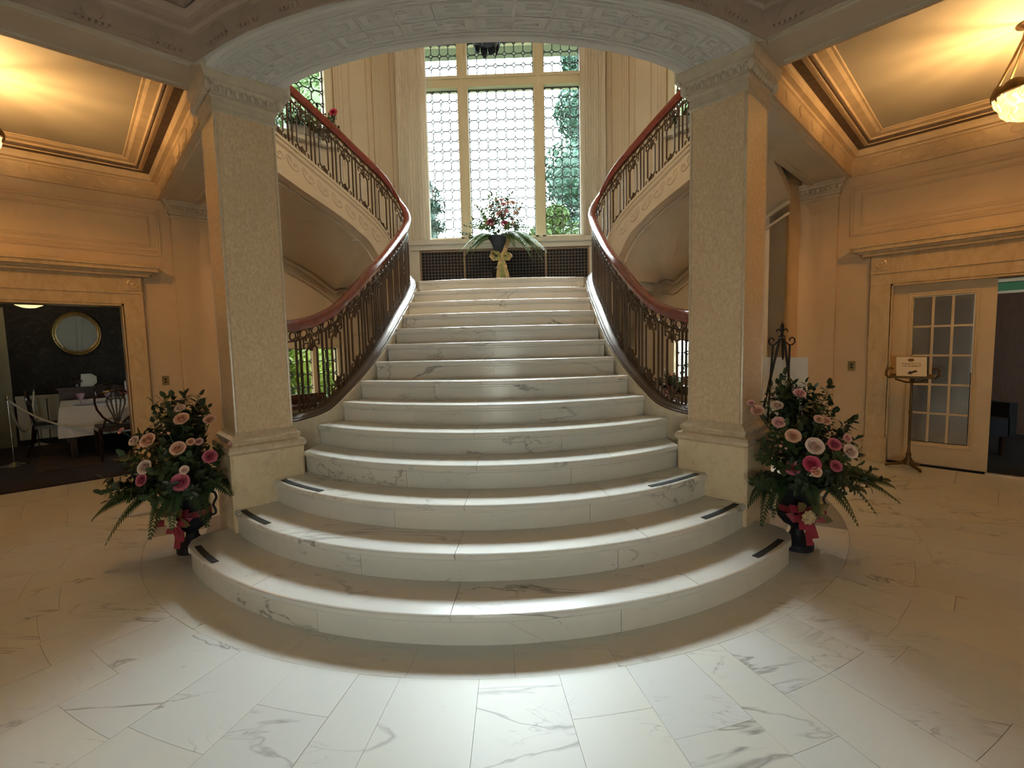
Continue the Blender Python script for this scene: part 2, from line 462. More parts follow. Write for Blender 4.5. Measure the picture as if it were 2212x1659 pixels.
# ------------------------------------------------------------------ floor: marble slabs laid radially round the stair
def build_floor():
    b = MB(); b.box(-8.6, 8.6, -3.6, 9.0, -.25, -.012)
    fl = struct(b.obj('floor', 'grout'), 'polished white marble floor laid in a fan round the stair')
    cy = 5.15
    def P(r, a): return (r*math.sin(a), cy-r*math.cos(a))
    def slab(r0, r1, a0, a1, nm='floor_slab'):
        g = .0008
        a0 += g/r1; a1 -= g/r1; r0 += g; r1 -= g
        k = max(2, int((a1-a0)/.02))
        pts = [P(r1, a0+(a1-a0)*i/k) for i in range(k+1)]+[P(r0, a1-(a1-a0)*i/k) for i in range(k+1)]
        m = MB(); m.prism(pts, -.012, random.uniform(-.0005, .0005))
        return m.obj(nm, 'marble_floor', fl)
    rnd = random.Random(3)
    # border ring beside the first step
    a = -1.05
    while a < 1.05:
        da = rnd.uniform(.15, .24); slab(2.80, 3.20, a, min(a+da, 1.05), 'border_slab'); a += da
    count = 0
    a = -1.25
    while a < 1.25:
        da = rnd.choice((.062, .082, .098, .112))
        r = 3.20
        first = True
        while r < 6.6:
            L = rnd.uniform(.25, .6) if first else rnd.uniform(.4, .8)
            first = False
            x, y = P(r+L/2, a+da/2)
            if abs(x)+y < WALL_P-.05 and y > -.75: slab(r, min(r+L, 6.6), a, a+da); count += 1
            r += L
        a += da
    # side bays and passages: wide slabs along the slanted walls (too oblique to tell every joint)
    for s in (-1, 1):
        for i in range(5):
            for j in range(8):
                p0 = 5.7+i*.9; q0 = 4.6-j*.9-(i % 2)*.45
                x, y = XY(s, p0+.45, q0-.45)
                d = math.hypot(x, cy-y); ang = math.atan2(abs(x), cy-y)
                if ang < 1.25 and d < 6.6: continue
                g = .0015
                m = MB(); m.pq(s, p0+g, min(p0+.9, 10.22)-g, q0-.9+g, q0-g, -.012, -.0022)
                m.obj('floor_slab', 'marble_floor', fl)
        m = MB(); m.prism([XY(s, 5.1, 4.9), XY(s, 5.1, 1.2), XY(s, 5.7, 1.2), XY(s, 5.7, 4.9)], -.012, -.0028); m.obj('floor_slab', 'marble_floor', fl)
    return fl
build_floor()

# ------------------------------------------------------------------ side bays: walls, doorcases, beams, ceilings
def moulding_frame(s, p, q0, q1, z0, z1, wid, dep):
    """raised rectangular frame on a wall face at p (towards the room)"""
    b = MB()
    def ring(i, d): return [(*XY(s, p-d, q0+i), z0+i), (*XY(s, p-d, q1-i), z0+i), (*XY(s, p-d, q1-i), z1-i), (*XY(s, p-d, q0+i), z1-i)]
    pr = [(0, 0), (0, dep*.6), (wid*.3, dep), (wid*.55, dep*.5), (wid*.8, dep*.8), (wid, 0)]
    rings = [ring(i*1.41, d*1.41) for i, d in pr]
    m = len(rings)
    for j in range(4):
        for k in range(m-1):
            b.add([rings[k][j], rings[k][(j+1) % 4], rings[k+1][(j+1) % 4], rings[k+1][j]], [(0, 1, 2, 3)])
    return b
DOOR_Q0, DOOR_Q1, DOOR_H = -1.44, 1.0, 2.10
def build_bay(s):
    side = SIDE[s]
    b = MB(); D = .36
    b.pq(s, WALL_P, WALL_P+D, DOOR_Q1, 2.36, -.01, UP)
    b.pq(s, WALL_P, WALL_P+D, -2.7, DOOR_Q0, -.01, UP)
    b.pq(s, WALL_P, WALL_P+D, DOOR_Q0, DOOR_Q1, DOOR_H, UP)
    wall = struct(b.obj('wall_'+side, 'paint_wall'), 'tan painted wall of the %s bay with a wide doorway' % side)
    moulding_frame(s, WALL_P, -2.2, 1.60, 2.72, 3.31, .045, .016).obj('panel_moulding', 'paint_wall', wall, recalc=False)
    moulding_frame(s, WALL_P, -2.02, 1.44, 2.82, 3.21, .028, .010).obj('panel_moulding', 'paint_wall', wall, recalc=False)
    # baseboard between doorcase and pilaster
    b = MB(); b.pq(s, WALL_P-.03, WALL_P, 1.28, 1.76, 0, .20); b.pq(s, WALL_P-.04, WALL_P, 1.28, 1.76, .20, .225)
    struct(b.obj('baseboard_'+side, 'marble_doorcase'))
    # marble doorcase
    t = struct(bpy.data.objects.new('trim_%d' % (1 if s < 0 else 2), None)); COL.objects.link(t)
    t['label'] = 'tan marble doorcase with a projecting cornice in the %s wall' % side
    F = .075
    for qa, qb in ((DOOR_Q1-.01, 1.27), (DOOR_Q0-.27, DOOR_Q0+.01)):
        b = MB(); b.pq(s, WALL_P-F, WALL_P+.02, qa, qb, .30, DOOR_H-.001)
        b.obj('jamb', 'marble_doorcase', t)
        b = MB(); b.pq(s, WALL_P-F-.03, WALL_P, qa-.02, qb+.02, 0, .29); b.pq(s, WALL_P-F-.015, WALL_P, qa-.01, qb+.01, .29, .31)
        b.obj('jamb_block', 'marble_doorcase', t)
        # lining of the opening
    b = MB(); b.pq(s, WALL_P-F, WALL_P+.36, DOOR_Q1-.03, DOOR_Q1, 0, DOOR_H); b.obj('reveal', 'marble_doorcase', t)
    b = MB(); b.pq(s, WALL_P-F, WALL_P+.36, DOOR_Q0, DOOR_Q0+.03, 0, DOOR_H); b.obj('reveal', 'marble_doorcase', t)
    b = MB(); b.pq(s, WALL_P-F, WALL_P+.36, DOOR_Q0, DOOR_Q1, DOOR_H-.02, DOOR_H+.005); b.obj('reveal', 'marble_doorcase', t)
    path = [(*XY(s, WALL_P, -1.75),), (*XY(s, WALL_P, 1.30),)]
    if s > 0: path.reverse()
    sg = 1
    b = MB(); b.pq(s, WALL_P-F, WALL_P+.01, DOOR_Q0-.27, 1.27, DOOR_H, DOOR_H+.13); b.pq(s, WALL_P-F-.02, WALL_P, DOOR_Q0-.27, 1.28, DOOR_H+.13, DOOR_H+.155)
    b.obj('architrave', 'marble_doorcase', t)
    b = MB(); b.pq(s, WALL_P-F-.01, WALL_P+.01, DOOR_Q0-.27, 1.27, DOOR_H+.155, DOOR_H+.34); b.obj('frieze', 'marble_doorcase', t)
    for qa in (1.02, DOOR_Q0-.25):      # carved end blocks
        b = MB(); b.pq(s, WALL_P-F-.03, WALL_P, qa, qa+.23, DOOR_H+.17, DOOR_H+.325)
        o = b.obj('end_block', 'marble_doorcase', t)
        cx, cy = XY(s, WALL_P-F-.03, qa+.115); 
        r = MB(); r.lathe([(.001, 0), (.05, 0), (.055, .012), (.04, .018), (.03, .008), (.018, .02), (.001, .026)], 16)
        M = Matrix.Translation((cx, cy, DOOR_H+.245)) @ Vector((-s*S2, -S2, 0)).to_track_quat('Z', 'Y').to_matrix().to_4x4()
        r.xform(M); r.obj('rosette', 'marble_doorcase', o, True)
    b = MB()
    for d, za, zb in ((.10, .34, .37), (.14, .37, .395), (.20, .395, .44), (.225, .44, .47)):
        b.pq(s, WALL_P-F-d, WALL_P, DOOR_Q0-.27-d*1.1, 1.27+d*1.1, DOOR_H+za, DOOR_H+zb)
    b.obj('cornice', 'marble_doorcase', t)
    # switch plate
    x, y = XY(s, WALL_P-.004, 1.50)
    t2 = thing('switch_plate', 'brass push-button switch plate beside the %s doorway' % ('dining room' if s < 0 else 'glazed door'), 'light switch', (x, y, 1.145), 'brass switch plates')
    b = MB(); b.pq(s, WALL_P-.012, WALL_P+.004, 1.45, 1.555, 1.085, 1.205); b.obj('plate', 'switch_brass', t2)
    for dz in (.018, -.018):
        r = MB(); r.lathe([(.012, 0), (.012, .008), (.003, .010)], 10)
        x, y = XY(s, WALL_P-.012, 1.50)
        r.xform(Matrix.Translation((x, y, 1.145+dz)) @ Vector((-s*S2, -S2, 0)).to_track_quat('Z', 'Y').to_matrix().to_4x4())
        r.obj('push_button', 'black_iron', t2, True)
    # ceiling of the bay
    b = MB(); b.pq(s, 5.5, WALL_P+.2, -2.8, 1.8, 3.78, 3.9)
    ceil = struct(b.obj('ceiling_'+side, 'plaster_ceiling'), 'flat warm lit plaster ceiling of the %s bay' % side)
    # beams: hall beam (towards the camera) and back beam (column to pilaster)
    b = MB(); b.pq(s, 5.09, 5.67, -2.7, 1.95, 3.42, UP)
    hb = struct(b.obj('beam_hall_'+side, 'plaster_beam'), 'broad plain plaster beam between hall and %s bay' % side)
    b = MB(); b.pq(s, 5.15, WALL_P+.1, 1.62, 2.22, 3.42, UP)
    bb = struct(b.obj('beam_back_'+side, 'plaster_beam'), 'plaster beam from the %s column to the wall pilaster' % side)
    for q in (1.68, 2.10):      # edge fillets on its soffit
        b = MB(); b.pq(s, 5.7, WALL_P, q, q+.06, 3.405, 3.425); b.obj('fillet', 'plaster_beam', bb)
    for p in (5.13, 5.57):
        b = MB(); b.pq(s, p, p+.06, -2.6, 1.3, 3.405, 3.425); b.obj('fillet', 'plaster_beam', hb)
    # entablature round the bay: frieze, corona, crown moulding
    pts = [XY(s, 5.67, 1.62), XY(s, 5.67, -2.7), XY(s, WALL_P, -2.7), XY(s, WALL_P, 1.62)]
    if s < 0: pts = [pts[0], pts[3], pts[2], pts[1]]
    # keep the inside on the left of the path
    def area(P): return sum(P[i][0]*P[(i+1) % 4][1]-P[(i+1) % 4][0]*P[i][1] for i in range(4))
    if area(pts) < 0: pts.reverse()
    prof = [(0, 3.425), (.022, 3.425), (.022, 3.462), (.012, 3.467), (.012, 3.60), (.028, 3.607), (.035, 3.625), (.075, 3.632), (.08, 3.665), (.092, 3.688), (.092, 3.70), (0, 3.70)]
    e = struct(MB().sweep(pts, prof, True).obj('trim_%d' % (3 if s < 0 else 4), 'plaster_gilded'), 'gilded plaster frieze and cornice round the %s bay' % side)
    MB().sweep(pts, [(.05, 3.701), (.22, 3.701), (.22, 3.73), (.05, 3.73)], True).obj('painted_band', 'brown_band', e)
    prof = [(.10, 3.72), (.19, 3.692), (.205, 3.692), (.21, 3.735), (.225, 3.735), (.235, 3.75), (.30, 3.757), (.325, 3.772), (.345, 3.772), (.355, 3.785), (.10, 3.785)]
    MB().sweep(pts, prof, True).obj('crown_moulding', 'plaster_gilded', e)
    # discs and guttae on the frieze (wall side and back beam side)
    dm = MB().lathe([(.001, 0), (.052, 0), (.052, .006), (.044, .010), (.001, .006)], 18).mesh('disc', True)
    gm = MB()
    for i in range(5): gm.box(-.075+i*.032, -.053+i*.032, -.010, .014, -.022, 0)
    gm.box(-.085, .085, -.010, .016, 0, .010)
    gm = gm.mesh('guttae')
    for i in range(9):
        q = 1.28-i*.40
        x, y = XY(s, WALL_P-.012*1.414, q)
        R = Vector((-s*S2, -S2, 0)).to_track_quat('Z', 'Y').to_matrix().to_4x4()
        o = link('disc', dm, 'plaster_gilded', e); o.matrix_basis = Matrix.Translation((x, y, 3.545)) @ R
        o = link('guttae', gm, 'plaster_gilded', e); o.matrix_basis = Matrix.Translation((x, y, 3.462)) @ Matrix.Rotation(math.atan2(-S2, s*S2), 4, 'Z')
    for i in range(7):
        p = 6.2+i*.55
        x, y = XY(s, p, 1.62-.012*1.414)
        n = Vector((s*S2, -S2, 0))
        o = link('disc', dm, 'plaster_gilded', e); o.matrix_basis = Matrix.Translation((x, y, 3.545)) @ n.to_track_quat('Z', 'Y').to_matrix().to_4x4()
        o = link('guttae', gm, 'plaster_gilded', e); o.matrix_basis = Matrix.Translation((x, y, 3.462)) @ Matrix.Rotation(math.atan2(S2, s*S2), 4, 'Z')
    # return wall between bay wall and stair hall wall, and the front closing walls (behind the camera's view)
    b = MB(); b.pq(s, OBL_P, WALL_P+.36, 2.34, 2.6, -.01, TOP); struct(b.obj('wall_return_'+side, 'paint_wall'))
    b = MB(); b.pq(s, 5.4, WALL_P+.3, -2.95, -2.7, -.01, TOP); struct(b.obj('wall_bay_end_'+side, 'paint_wall'))
    b = MB(); b.pq(s, OBL_P+.1, WALL_P+.36, -2.95, 2.36, UP, TOP); struct(b.obj('wall_upper_'+side, 'paint_stairhall'))
    # upper floor slab over bay
    b = MB(); b.pq(s, 5.0, WALL_P+.3, -2.95, 2.22, UP-.05, UP+.1); struct(b.obj('floor_upper_'+side, 'marble_sill'))
    # pilaster against the wall
    pt = thing('pilaster', '%s wall pilaster with a carved capital under the back beam' % side, 'pilaster', (*XY(s, WALL_P, 2.03), 0), 'wall pilasters')
    b = MB(); b.pq(s, WALL_P-.085, WALL_P+.02, 1.76, 2.34, .30, 3.26); b.obj('shaft', 'paint_wall', pt)
    b = MB(); b.pq(s, WALL_P-.115, WALL_P+.02, 1.74, 2.36, 0, .26); b.pq(s, WALL_P-.10, WALL_P+.02, 1.75, 2.35, .26, .30); b.obj('base', 'marble_doorcase', pt)
    b = MB()
    for d, za, zb in ((.015, 3.215, 3.235), (.03, 3.26, 3.285), (.045, 3.285, 3.33), (.075, 3.33, 3.36), (.10, 3.36, 3.395), (.125, 3.395, 3.43)):
        b.pq(s, WALL_P-.085-d, WALL_P+.02, 1.76-d*.9, 2.34+d*.3, za, zb)
    cap = b.obj('capital', 'plaster_capital', pt)
    em = MB().ell((0, 0, 0), .020, .018, .032, 8, 5).mesh('egg', True)
    for i in range(8):
        x, y = XY(s, WALL_P-.085-.085, 1.74+i*.078)
        link('egg', em, 'plaster_capital', cap, (x, y, 3.335))
for s in (-1, 1): build_bay(s)

# closing walls behind and beside the camera
b = MB()
for xa, xb, za, zb in ((-4.7, -.7, -.01, TOP), (.7, 4.7, -.01, TOP), (-.7, .7, -.01, .1), (-.7, .7, 1.6, TOP)): b.box(xa, xb, -3.3, -3.05, za, zb)
struct(b.obj('wall_front', 'paint_wall'))
wf = struct(bpy.data.objects.new('window_8', None)); COL.objects.link(wf); wf['label'] = 'added low glazed opening behind the camera that lights the hall'  # unseen glazing, added to light risers and columns from the front
for x in (-.7, -.02, .66): MB().box(x, x+.04, -3.24, -3.10, .1, 1.6).obj('sash_bar', 'window_paint', wf)
for x in (-.66, .02): MB().box(x, x+.64, -3.18, -3.17, .1, 1.6).obj('pane', 'warm_fill_pane', wf)
t = thing('gallery_fill_lamp', 'added bowl lamp, unseen above the hall, that warms the stair hall', 'ceiling lamp', (0, 2.3, TOP))  # out of view, added to brighten the stair hall walls
MB().lathe([(.001, -.14), (.14, -.11), (.23, -.04), (.25, .02)], 28, (0, 2.3, 6.1)).obj('glass_bowl', 'lamp_bowl_white', t, True)
for k in range(3): MB().tube([(.24*math.cos(k*2.094), 2.3+.24*math.sin(k*2.094), 6.12), (0, 2.3, TOP)], .006, 5).obj('chain', 'brass_dark', t)
l = bpy.data.lights.new('lamp_light', 'POINT'); l.energy = 180; l.color = (1, .74, .44); l.shadow_soft_size = .2
o = bpy.data.objects.new('lamp_light', l); COL.objects.link(o); o.location = (0, 2.3, 5.85); par(o, t)
for s in (-1, 1):
    x0, y0 = XY(s, 5.5, -2.75)
    b = MB(); b.box(min(s*4.0, s*4.25), max(s*4.0, s*4.25), -3.2, y0+.1, -.01, TOP); struct(b.obj('wall_hall_'+SIDE[s], 'paint_wall'))

# ------------------------------------------------------------------ the arch and the hall entablature
SPR = 3.40
def arch_z(x, half, rise):
    t = max(-1, min(1, x/half))
    e = math.sqrt(max(0, 1-t*t)); R = (half*half+rise*rise)/(2*rise)
    c = (math.sqrt(R*R-(t*half)**2)-(R-rise))/rise
    return SPR+rise*(.5*e+.5*c)
AF, AB = (1.80, .415, 3.21), (1.48, .31, 3.585)
def build_arch():
    NS = 56; rings = []
    for i in range(NS+1):
        t = math.sin((i/NS*2-1)*PI/2)
        f = (t*AF[0], AF[2], arch_z(t*AF[0], AF[0], AF[1]))
        k = (t*AB[0], AB[2], arch_z(t*AB[0], AB[0], AB[1]))
        rings.append([f, k, (t*AB[0], AB[2], UP), (t*AF[0], AF[2], UP)])
    a = struct(MB().loft(rings).obj('wall_arch', 'plaster_arch', smooth=True, angle=30), 'broad white segmental arch spanning the two columns')
    def S(u, v, off=0.0):
        """soffit point, u along the span -1..1 (by angle), v 0 front .. 1 back, off below the surface"""
        t = math.sin(u*PI/2)
        f = Vector((t*AF[0], AF[2], arch_z(t*AF[0], AF[0], AF[1]))); k = Vector((t*AB[0], AB[2], arch_z(t*AB[0], AB[0], AB[1])))
        p = f.lerp(k, v)
        if off:
            n = Vector((-p.x*.24, -.25, -1)).normalized(); p = p+n*off
        return p
    # border fillets following both edges
    for v in (.09, .16, .80, .87):
        pts = [S(-.97+1.94*i/60, v, .004) for i in range(61)]
        MB().tube(pts, .007, 6).obj('fillet', 'plaster_arch', a, True)
    for u in (-.965, .965):
        MB().tube([S(u, .09+.78*i/6, .004) for i in range(7)], .007, 6).obj('fillet', 'plaster_arch', a, True)
    # two rows of Greek key with rosettes, each unit a piece of its own
    NU = 18
    for row, (v0, v1) in enumerate(((.22, .46), (.50, .74))):
        for i in range(NU):
            u0 = -.94+1.88*i/NU; du = 1.88/NU
            if row: u0 += 0
            def Q(a_, b_): return S(u0+du*a_, v0+(v1-v0)*b_, .004)
            b = MB()
            if (i+row) % 2 == 0:
                for line in ([(.04, .02), (.96, .02)], [(.04, .02), (.04, .98), (.55, .98)], [(.96, .02), (.96, .60)], [(.96, .60), (.30, .60), (.30, .30), (.66, .30)], [(.55, .98), (.98, .98)]):
                    b.tube([Q(*p) for p in line], .0085, 4, up=(0, 0, 1))
            else:
                for line in ([(.04, .98), (.96, .98)], [(.96, .98), (.96, .02), (.45, .02)], [(.04, .98), (.04, .40)], [(.04, .40), (.70, .40), (.70, .70), (.34, .70)], [(.02, .02), (.45, .02)]):
                    b.tube([Q(*p) for p in line], .0085, 4, up=(0, 0, 1))
            cx = .5
            b.tube([Q(.82+.09*math.cos(k*PI/4), .82+.13*math.sin(k*PI/4)) for k in range(8)] if (i+row) % 2 == 0 else [Q(.18+.09*math.cos(k*PI/4), .18+.13*math.sin(k*PI/4)) for k in range(8)], .006, 4, closed=True)
            b.obj('key_ornament', 'plaster_arch', a)
    # wall above the arch towards the stair and spandrel blocks over the columns
    for s in (-1, 1):
        b = MB(); b.prism([(s*1.80, 3.212), (s*1.47, 3.59), XY(s, 5.4, 2.24), XY(s, 5.6, 1.4), (s*1.90, 3.212)], SPR+.015, UP)
        struct(b.obj('spandrel_'+SIDE[s], 'plaster_beam'))
    # hall entablature: over the left beam, along the arch, over the right beam
    path = []
    L = [XY(-1, 5.09, q) for q in (-2.7, -.5, .8)]; Lc = (-1.88, 3.21)
    for p in L: path.append((p[0], p[1], 0))
    path.append((Lc[0], Lc[1], .0))
    for i in range(1, 24):
        x = -1.80+3.6*i/24
        path.append((x, 3.21, arch_z(x, AF[0], AF[1])-SPR-.0))
    path.append((1.88, 3.21, 0))
    for p in reversed(L): path.append((-p[0], p[1], 0))
    # path runs left to right; the room lies on its right, so use negative offsets
    prof = [(0, 3.425), (-.012, 3.425), (-.012, 3.46), (-.006, 3.465), (-.006, 3.575), (-.03, 3.585), (-.045, 3.605), (-.09, 3.61), (-.095, 3.64), (-.115, 3.665), (-.12, 3.68), (0, 3.68)]
    e = struct(MB().sweep(path, prof).obj('trim_5', 'plaster_hall', smooth=False), 'brown plaster entablature round the hall above beams and arch')
    prof = [(0, 3.68), (-.22, 3.70), (-.24, 3.73), (-.32, 3.74), (-.36, 3.78), (0, 3.80)]
    MB().sweep(path, prof).obj('crown_moulding', 'plaster_hall', e)
    dm = MB().lathe([(.001, 0), (.05, 0), (.05, .006), (.042, .010), (.001, .006)], 18).mesh('disc', True)
    gm = MB()
    for i in range(5): gm.box(-.07+i*.03, -.052+i*.03, -.012, .014, -.020, 0)
    gm.box(-.08, .08, -.012, .016, 0, .010); gm = gm.mesh('guttae')
    for x in (-1.70, -1.49, -1.22, -.92, -.6, .6, .92, 1.22, 1.47, 1.70):
        z = arch_z(x, AF[0], AF[1])-SPR
        sl = math.atan2(arch_z(x+.05, AF[0], AF[1])-arch_z(x-.05, AF[0], AF[1]), .1)
        M = Matrix.Translation((x, 3.21-.014, 3.475+z)) @ Matrix.Rotation(-sl, 4, 'Y')
        o = link('guttae', gm, 'plaster_hall', e); o.matrix_basis = M
        o = link('disc', dm, 'plaster_hall', e); o.matrix_basis = Matrix.Translation((x, 3.21-.006, 3.53+z)) @ Matrix.Rotation(PI/2, 4, 'X')
    for s in (-1, 1):
        for i in range(6):
            q = 1.12-i*.5
            x, y = XY(s, 5.09-.014, q)
            n = Vector((-s*S2, -S2, 0))
            o = link('guttae', gm, 'plaster_hall', e); o.matrix_basis = Matrix.Translation((x, y, 3.468)) @ Matrix.Rotation(math.atan2(-S2, s*S2), 4, 'Z')
            o = link('disc', dm, 'plaster_hall', e); o.matrix_basis = Matrix.Translation((*XY(s, 5.09-.008, q), 3.525)) @ n.to_track_quat('Z', 'Y').to_matrix().to_4x4()
    # hall ceiling and the floor above it
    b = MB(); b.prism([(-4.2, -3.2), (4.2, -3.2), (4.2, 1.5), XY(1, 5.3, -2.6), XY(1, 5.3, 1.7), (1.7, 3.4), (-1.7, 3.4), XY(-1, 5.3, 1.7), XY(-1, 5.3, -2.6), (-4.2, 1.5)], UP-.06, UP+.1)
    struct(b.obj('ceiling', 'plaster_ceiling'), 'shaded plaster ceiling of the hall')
build_arch()

# ------------------------------------------------------------------ marble columns
def sq_ring(s, half, z, c=None):
    c = c or (s*CC[0], CC[1]); d = half*math.sqrt(2)
    return [(c[0]+d, c[1], z), (c[0], c[1]+d, z), (c[0]-d, c[1], z), (c[0], c[1]-d, z)]
def build_column(s):
    t = thing('marble_column', 'square tan marble column at the %s foot of the stair' % SIDE[s], 'column', (s*CC[0], CC[1], 0), 'square columns at the stair foot')
    h = .198
    def oct_ring(half, z, ch=.018):
        c = (s*CC[0], CC[1]); pts = []
        for k in range(4):
            a = k*PI/2+PI/4
            # square with chamfered corners, rotated 45 degrees in plan
            for da in (-1, 1):
                lx = half*(1 if k in (0, 3) else -1); ly = half*(1 if k in (0, 1) else -1)
                if (k % 2 == 0) == (da < 0): qx, qy = lx, ly-math.copysign(ch, ly)
                else: qx, qy = lx-math.copysign(ch, lx), ly
                pts.append((c[0]+(qx-qy)*S2, c[1]+(qx+qy)*S2, z))
        return pts
    b = MB().loft([oct_ring(.258, 0), oct_ring(.258, .735), oct_ring(.252, .742)]); b.obj('plinth', 'marble_plinth', t)
    prof = [(.258, .744), (.268, .752), (.270, .775), (.260, .796), (.236, .806), (.232, .820), (.240, .828), (.240, .846), (.226, .858), (.212, .872), (.204, .892)]
    MB().loft([sq_ring(s, a, z) for a, z in prof]).obj('base_moulding', 'marble_base', t, True, angle=25)
    MB().loft([oct_ring(h, .890), oct_ring(h, 3.16)]).obj('shaft', 'marble_shaft', t)
    # raised corner beads of the shaft
    for cx, cy in ((0, -1), (-s, 0), (s, 0)):
        d = (h-.006)*math.sqrt(2)
        p = (s*CC[0]+cx*d, CC[1]+cy*d)
        MB().tube([(p[0], p[1], .893), (p[0], p[1], 3.155)], .010, 8).obj('corner_bead', 'marble_base', t, True)
    prof = [(.200, 3.155), (.212, 3.162), (.212, 3.178), (.204, 3.184), (.204, 3.235), (.216, 3.242), (.220, 3.258), (.212, 3.264), (.222, 3.30), (.240, 3.335), (.246, 3.34), (.246, 3.355), (.256, 3.37), (.266, 3.40), (.266, 3.425)]
    cap = MB().loft([sq_ring(s, a, z) for a, z in prof]).obj('capital', 'plaster_capital', t, True, angle=25)
    em = MB().ell((0, 0, 0), .017, .017, .030, 8, 5).mesh('egg', True)
    lm = MB(); lm.ell((0, 0, 0), .008, .008, .026, 6, 4); lm = lm.mesh('dart', True)
    hh = .226
    for dx, dy in ((-s*S2, -S2), (s*S2, -S2), (-s*S2, S2)):
        tx, ty = -dy, dx
        for i in range(9):
            u = (i-4)*.050
            x = s*CC[0]+dx*hh+tx*u; y = CC[1]+dy*hh+ty*u
            link('egg', em, 'plaster_capital', cap, (x, y, 3.302))
            if i < 8: link('dart', lm, 'plaster_capital', cap, (x+tx*.025, y+ty*.025, 3.30))
        # acanthus buds at the corners
    for cx, cy in ((0, -1), (-s, 0), (s, 0)):
        d = .232*math.sqrt(2)
        link('corner_leaf', MB().ell((0, 0, 0), .024, .024, .045, 8, 5).mesh('corner_leaf', True), 'plaster_capital', cap, (s*CC[0]+cx*d, CC[1]+cy*d, 3.305))
for s in (-1, 1): build_column(s)

# ------------------------------------------------------------------ the marble stair
def build_stair():
    st = thing('marble_staircase', 'white veined marble staircase rising between the two columns', 'staircase', (0, 2.2, 0))
    def front(k, t, dy=0.0):
        if k == 15: return (t*1.1, 6.49+.1)
        w = STEP[k][0]; x = t*w
        return (x, step_y(k, x)+dy)
    def end_pts(side):      # rounded return of the first step behind the plinth
        return [(side*2.075, 3.10), (side*2.07, 3.20), (side*2.02, 3.29), (side*1.94, 3.35)]
    rnd = random.Random(11)
    for k in range(1, 15):
        z = k*RI; TH = .040; OV = .026
        NSEG = 36
        # core under the tread
        pts = [front(k, -1+2*i/NSEG, OV+.03) for i in range(NSEG+1)]
        back = [front(min(k+1, 15), 1-2*i/NSEG, .05) for i in range(NSEG+1)]
        pts[0] = (pts[0][0]+.01, pts[0][1]); pts[-1] = (pts[-1][0]-.01, pts[-1][1])
        core = MB().prism(pts+back, z-RI if k > 1 else 0, z-TH-.001)
        step = core.obj('step', 'marble_step', st)
        # tread slabs
        if k <= 4: cuts = [-1, -.62+rnd.uniform(-.05, .05), -.05+rnd.uniform(-.02, .02), .55+rnd.uniform(-.06, .06), 1]
        elif k <= 8: cuts = [-1, -.04+rnd.uniform(-.03, .03), 1]
        else: cuts = [-1, rnd.uniform(-.06, .02), 1]
        for a, b2 in zip(cuts, cuts[1:]):
            m = max(2, int((b2-a)*18)); g = .0007
            rows = []
            for i in range(m+1):
                t = a+(b2-a)*i/m
                if i == 0: t += g
                if i == m: t -= g
                f = Vector(front(k, t)); bk = Vector(front(k+1 if k < 14 else 15, t, .03))
                d = Vector((0, 1))
                if k <= 7:
                    R = (STEP[k][0]**2+(STEP[k][1]-(D1+(k-1)*TR))**2)/(2*(STEP[k][1]-(D1+(k-1)*TR)))
                    d = Vector((-f.x/R, math.sqrt(max(1-(f.x/R)**2, .05)))).normalized()
                q = lambda o_, zz: (f.x+d.x*o_, f.y+d.y*o_, zz)
                rows.append([q(.006, z-TH), q(.0, z-TH+.008), q(0, z-.010), q(.003, z-.003), q(.010, z), (bk.x, bk.y, z), (bk.x, bk.y, z-TH)])
            if k == 1 and abs(a) == 1:
                pass
            MB().loft(rows).obj('tread_slab', 'marble_step', step)
        if k == 1:
            for sd in (-1, 1):
                poly = [front(1, sd*.985)]+[front(1, sd*.9995)]+end_pts(sd)+[(sd*1.80, 3.24), (sd*1.74, 3.16)]
                e = MB().prism(poly, z-TH, z-.0012); e.obj('tread_slab', 'marble_step', step)
                poly2 = [(x*.988, y+.012) for x, y in poly]
                MB().prism(poly2, 0, z-TH).obj('riser_slab', 'marble_step', step)
        # riser slabs with a small bed mould under the nosing
        cuts = [-1, rnd.uniform(-.5, -.3), rnd.uniform(.25, .5), 1] if k <= 7 else [-1, rnd.uniform(-.1, .1), 1]
        for a, b2 in zip(cuts, cuts[1:]):
            m = max(2, int((b2-a)*18)); rows = []
            for i in range(m+1):
                t = a+(b2-a)*i/m
                if i == 0: t += .0006
                if i == m: t -= .0006
                if abs(t) > .998: t = math.copysign(.998, t)
                f = front(k, t)
                rows.append([(f[0], f[1]+OV, z-RI), (f[0], f[1]+OV, z-TH-.018), (f[0], f[1]+OV-.012, z-TH-.012), (f[0], f[1]+OV-.012, z-TH), (f[0], f[1]+OV+.05, z-TH), (f[0], f[1]+OV+.05, z-RI)])
            MB().loft(rows).obj('riser_slab', 'marble_step', step)
        # black grip strips on the three lowest treads
        if k <= 3:
            w = STEP[k][0]
            for sd in (-1, 1):
                ta, tb = ((.985, .84) if k == 1 else (.985, .80) if k == 2 else (.965, .70))
                rows = []
                for i in range(9):
                    t = sd*(ta+(tb-ta)*i/8); f = Vector(front(k, t))
                    R = 2.6; d = Vector((-f.x/R, math.sqrt(1-(f.x/R)**2)))
                    a1 = f+d*.030; a2 = f+d*.068
                    rows.append([(a1.x, a1.y, z-.001), (a1.x, a1.y, z+.0035), (a2.x, a2.y, z+.0035), (a2.x, a2.y, z-.001)])
                o = MB().loft(rows).obj('grip_strip', 'grip_black', step); o['label'] = 'black anti-slip strip'
    # landing
    b = MB(); b.prism([(-1.1, 6.26), (1.1, 6.26), (1.3, 6.45), XY(1, 7.9, 4.85), XY(1, OBL_P, 4.85), (1.65, 7.7), (-1.65, 7.7), XY(-1, OBL_P, 4.85), XY(-1, 7.9, 4.85), (-1.3, 6.45)], LAND-.12, LAND-.002)
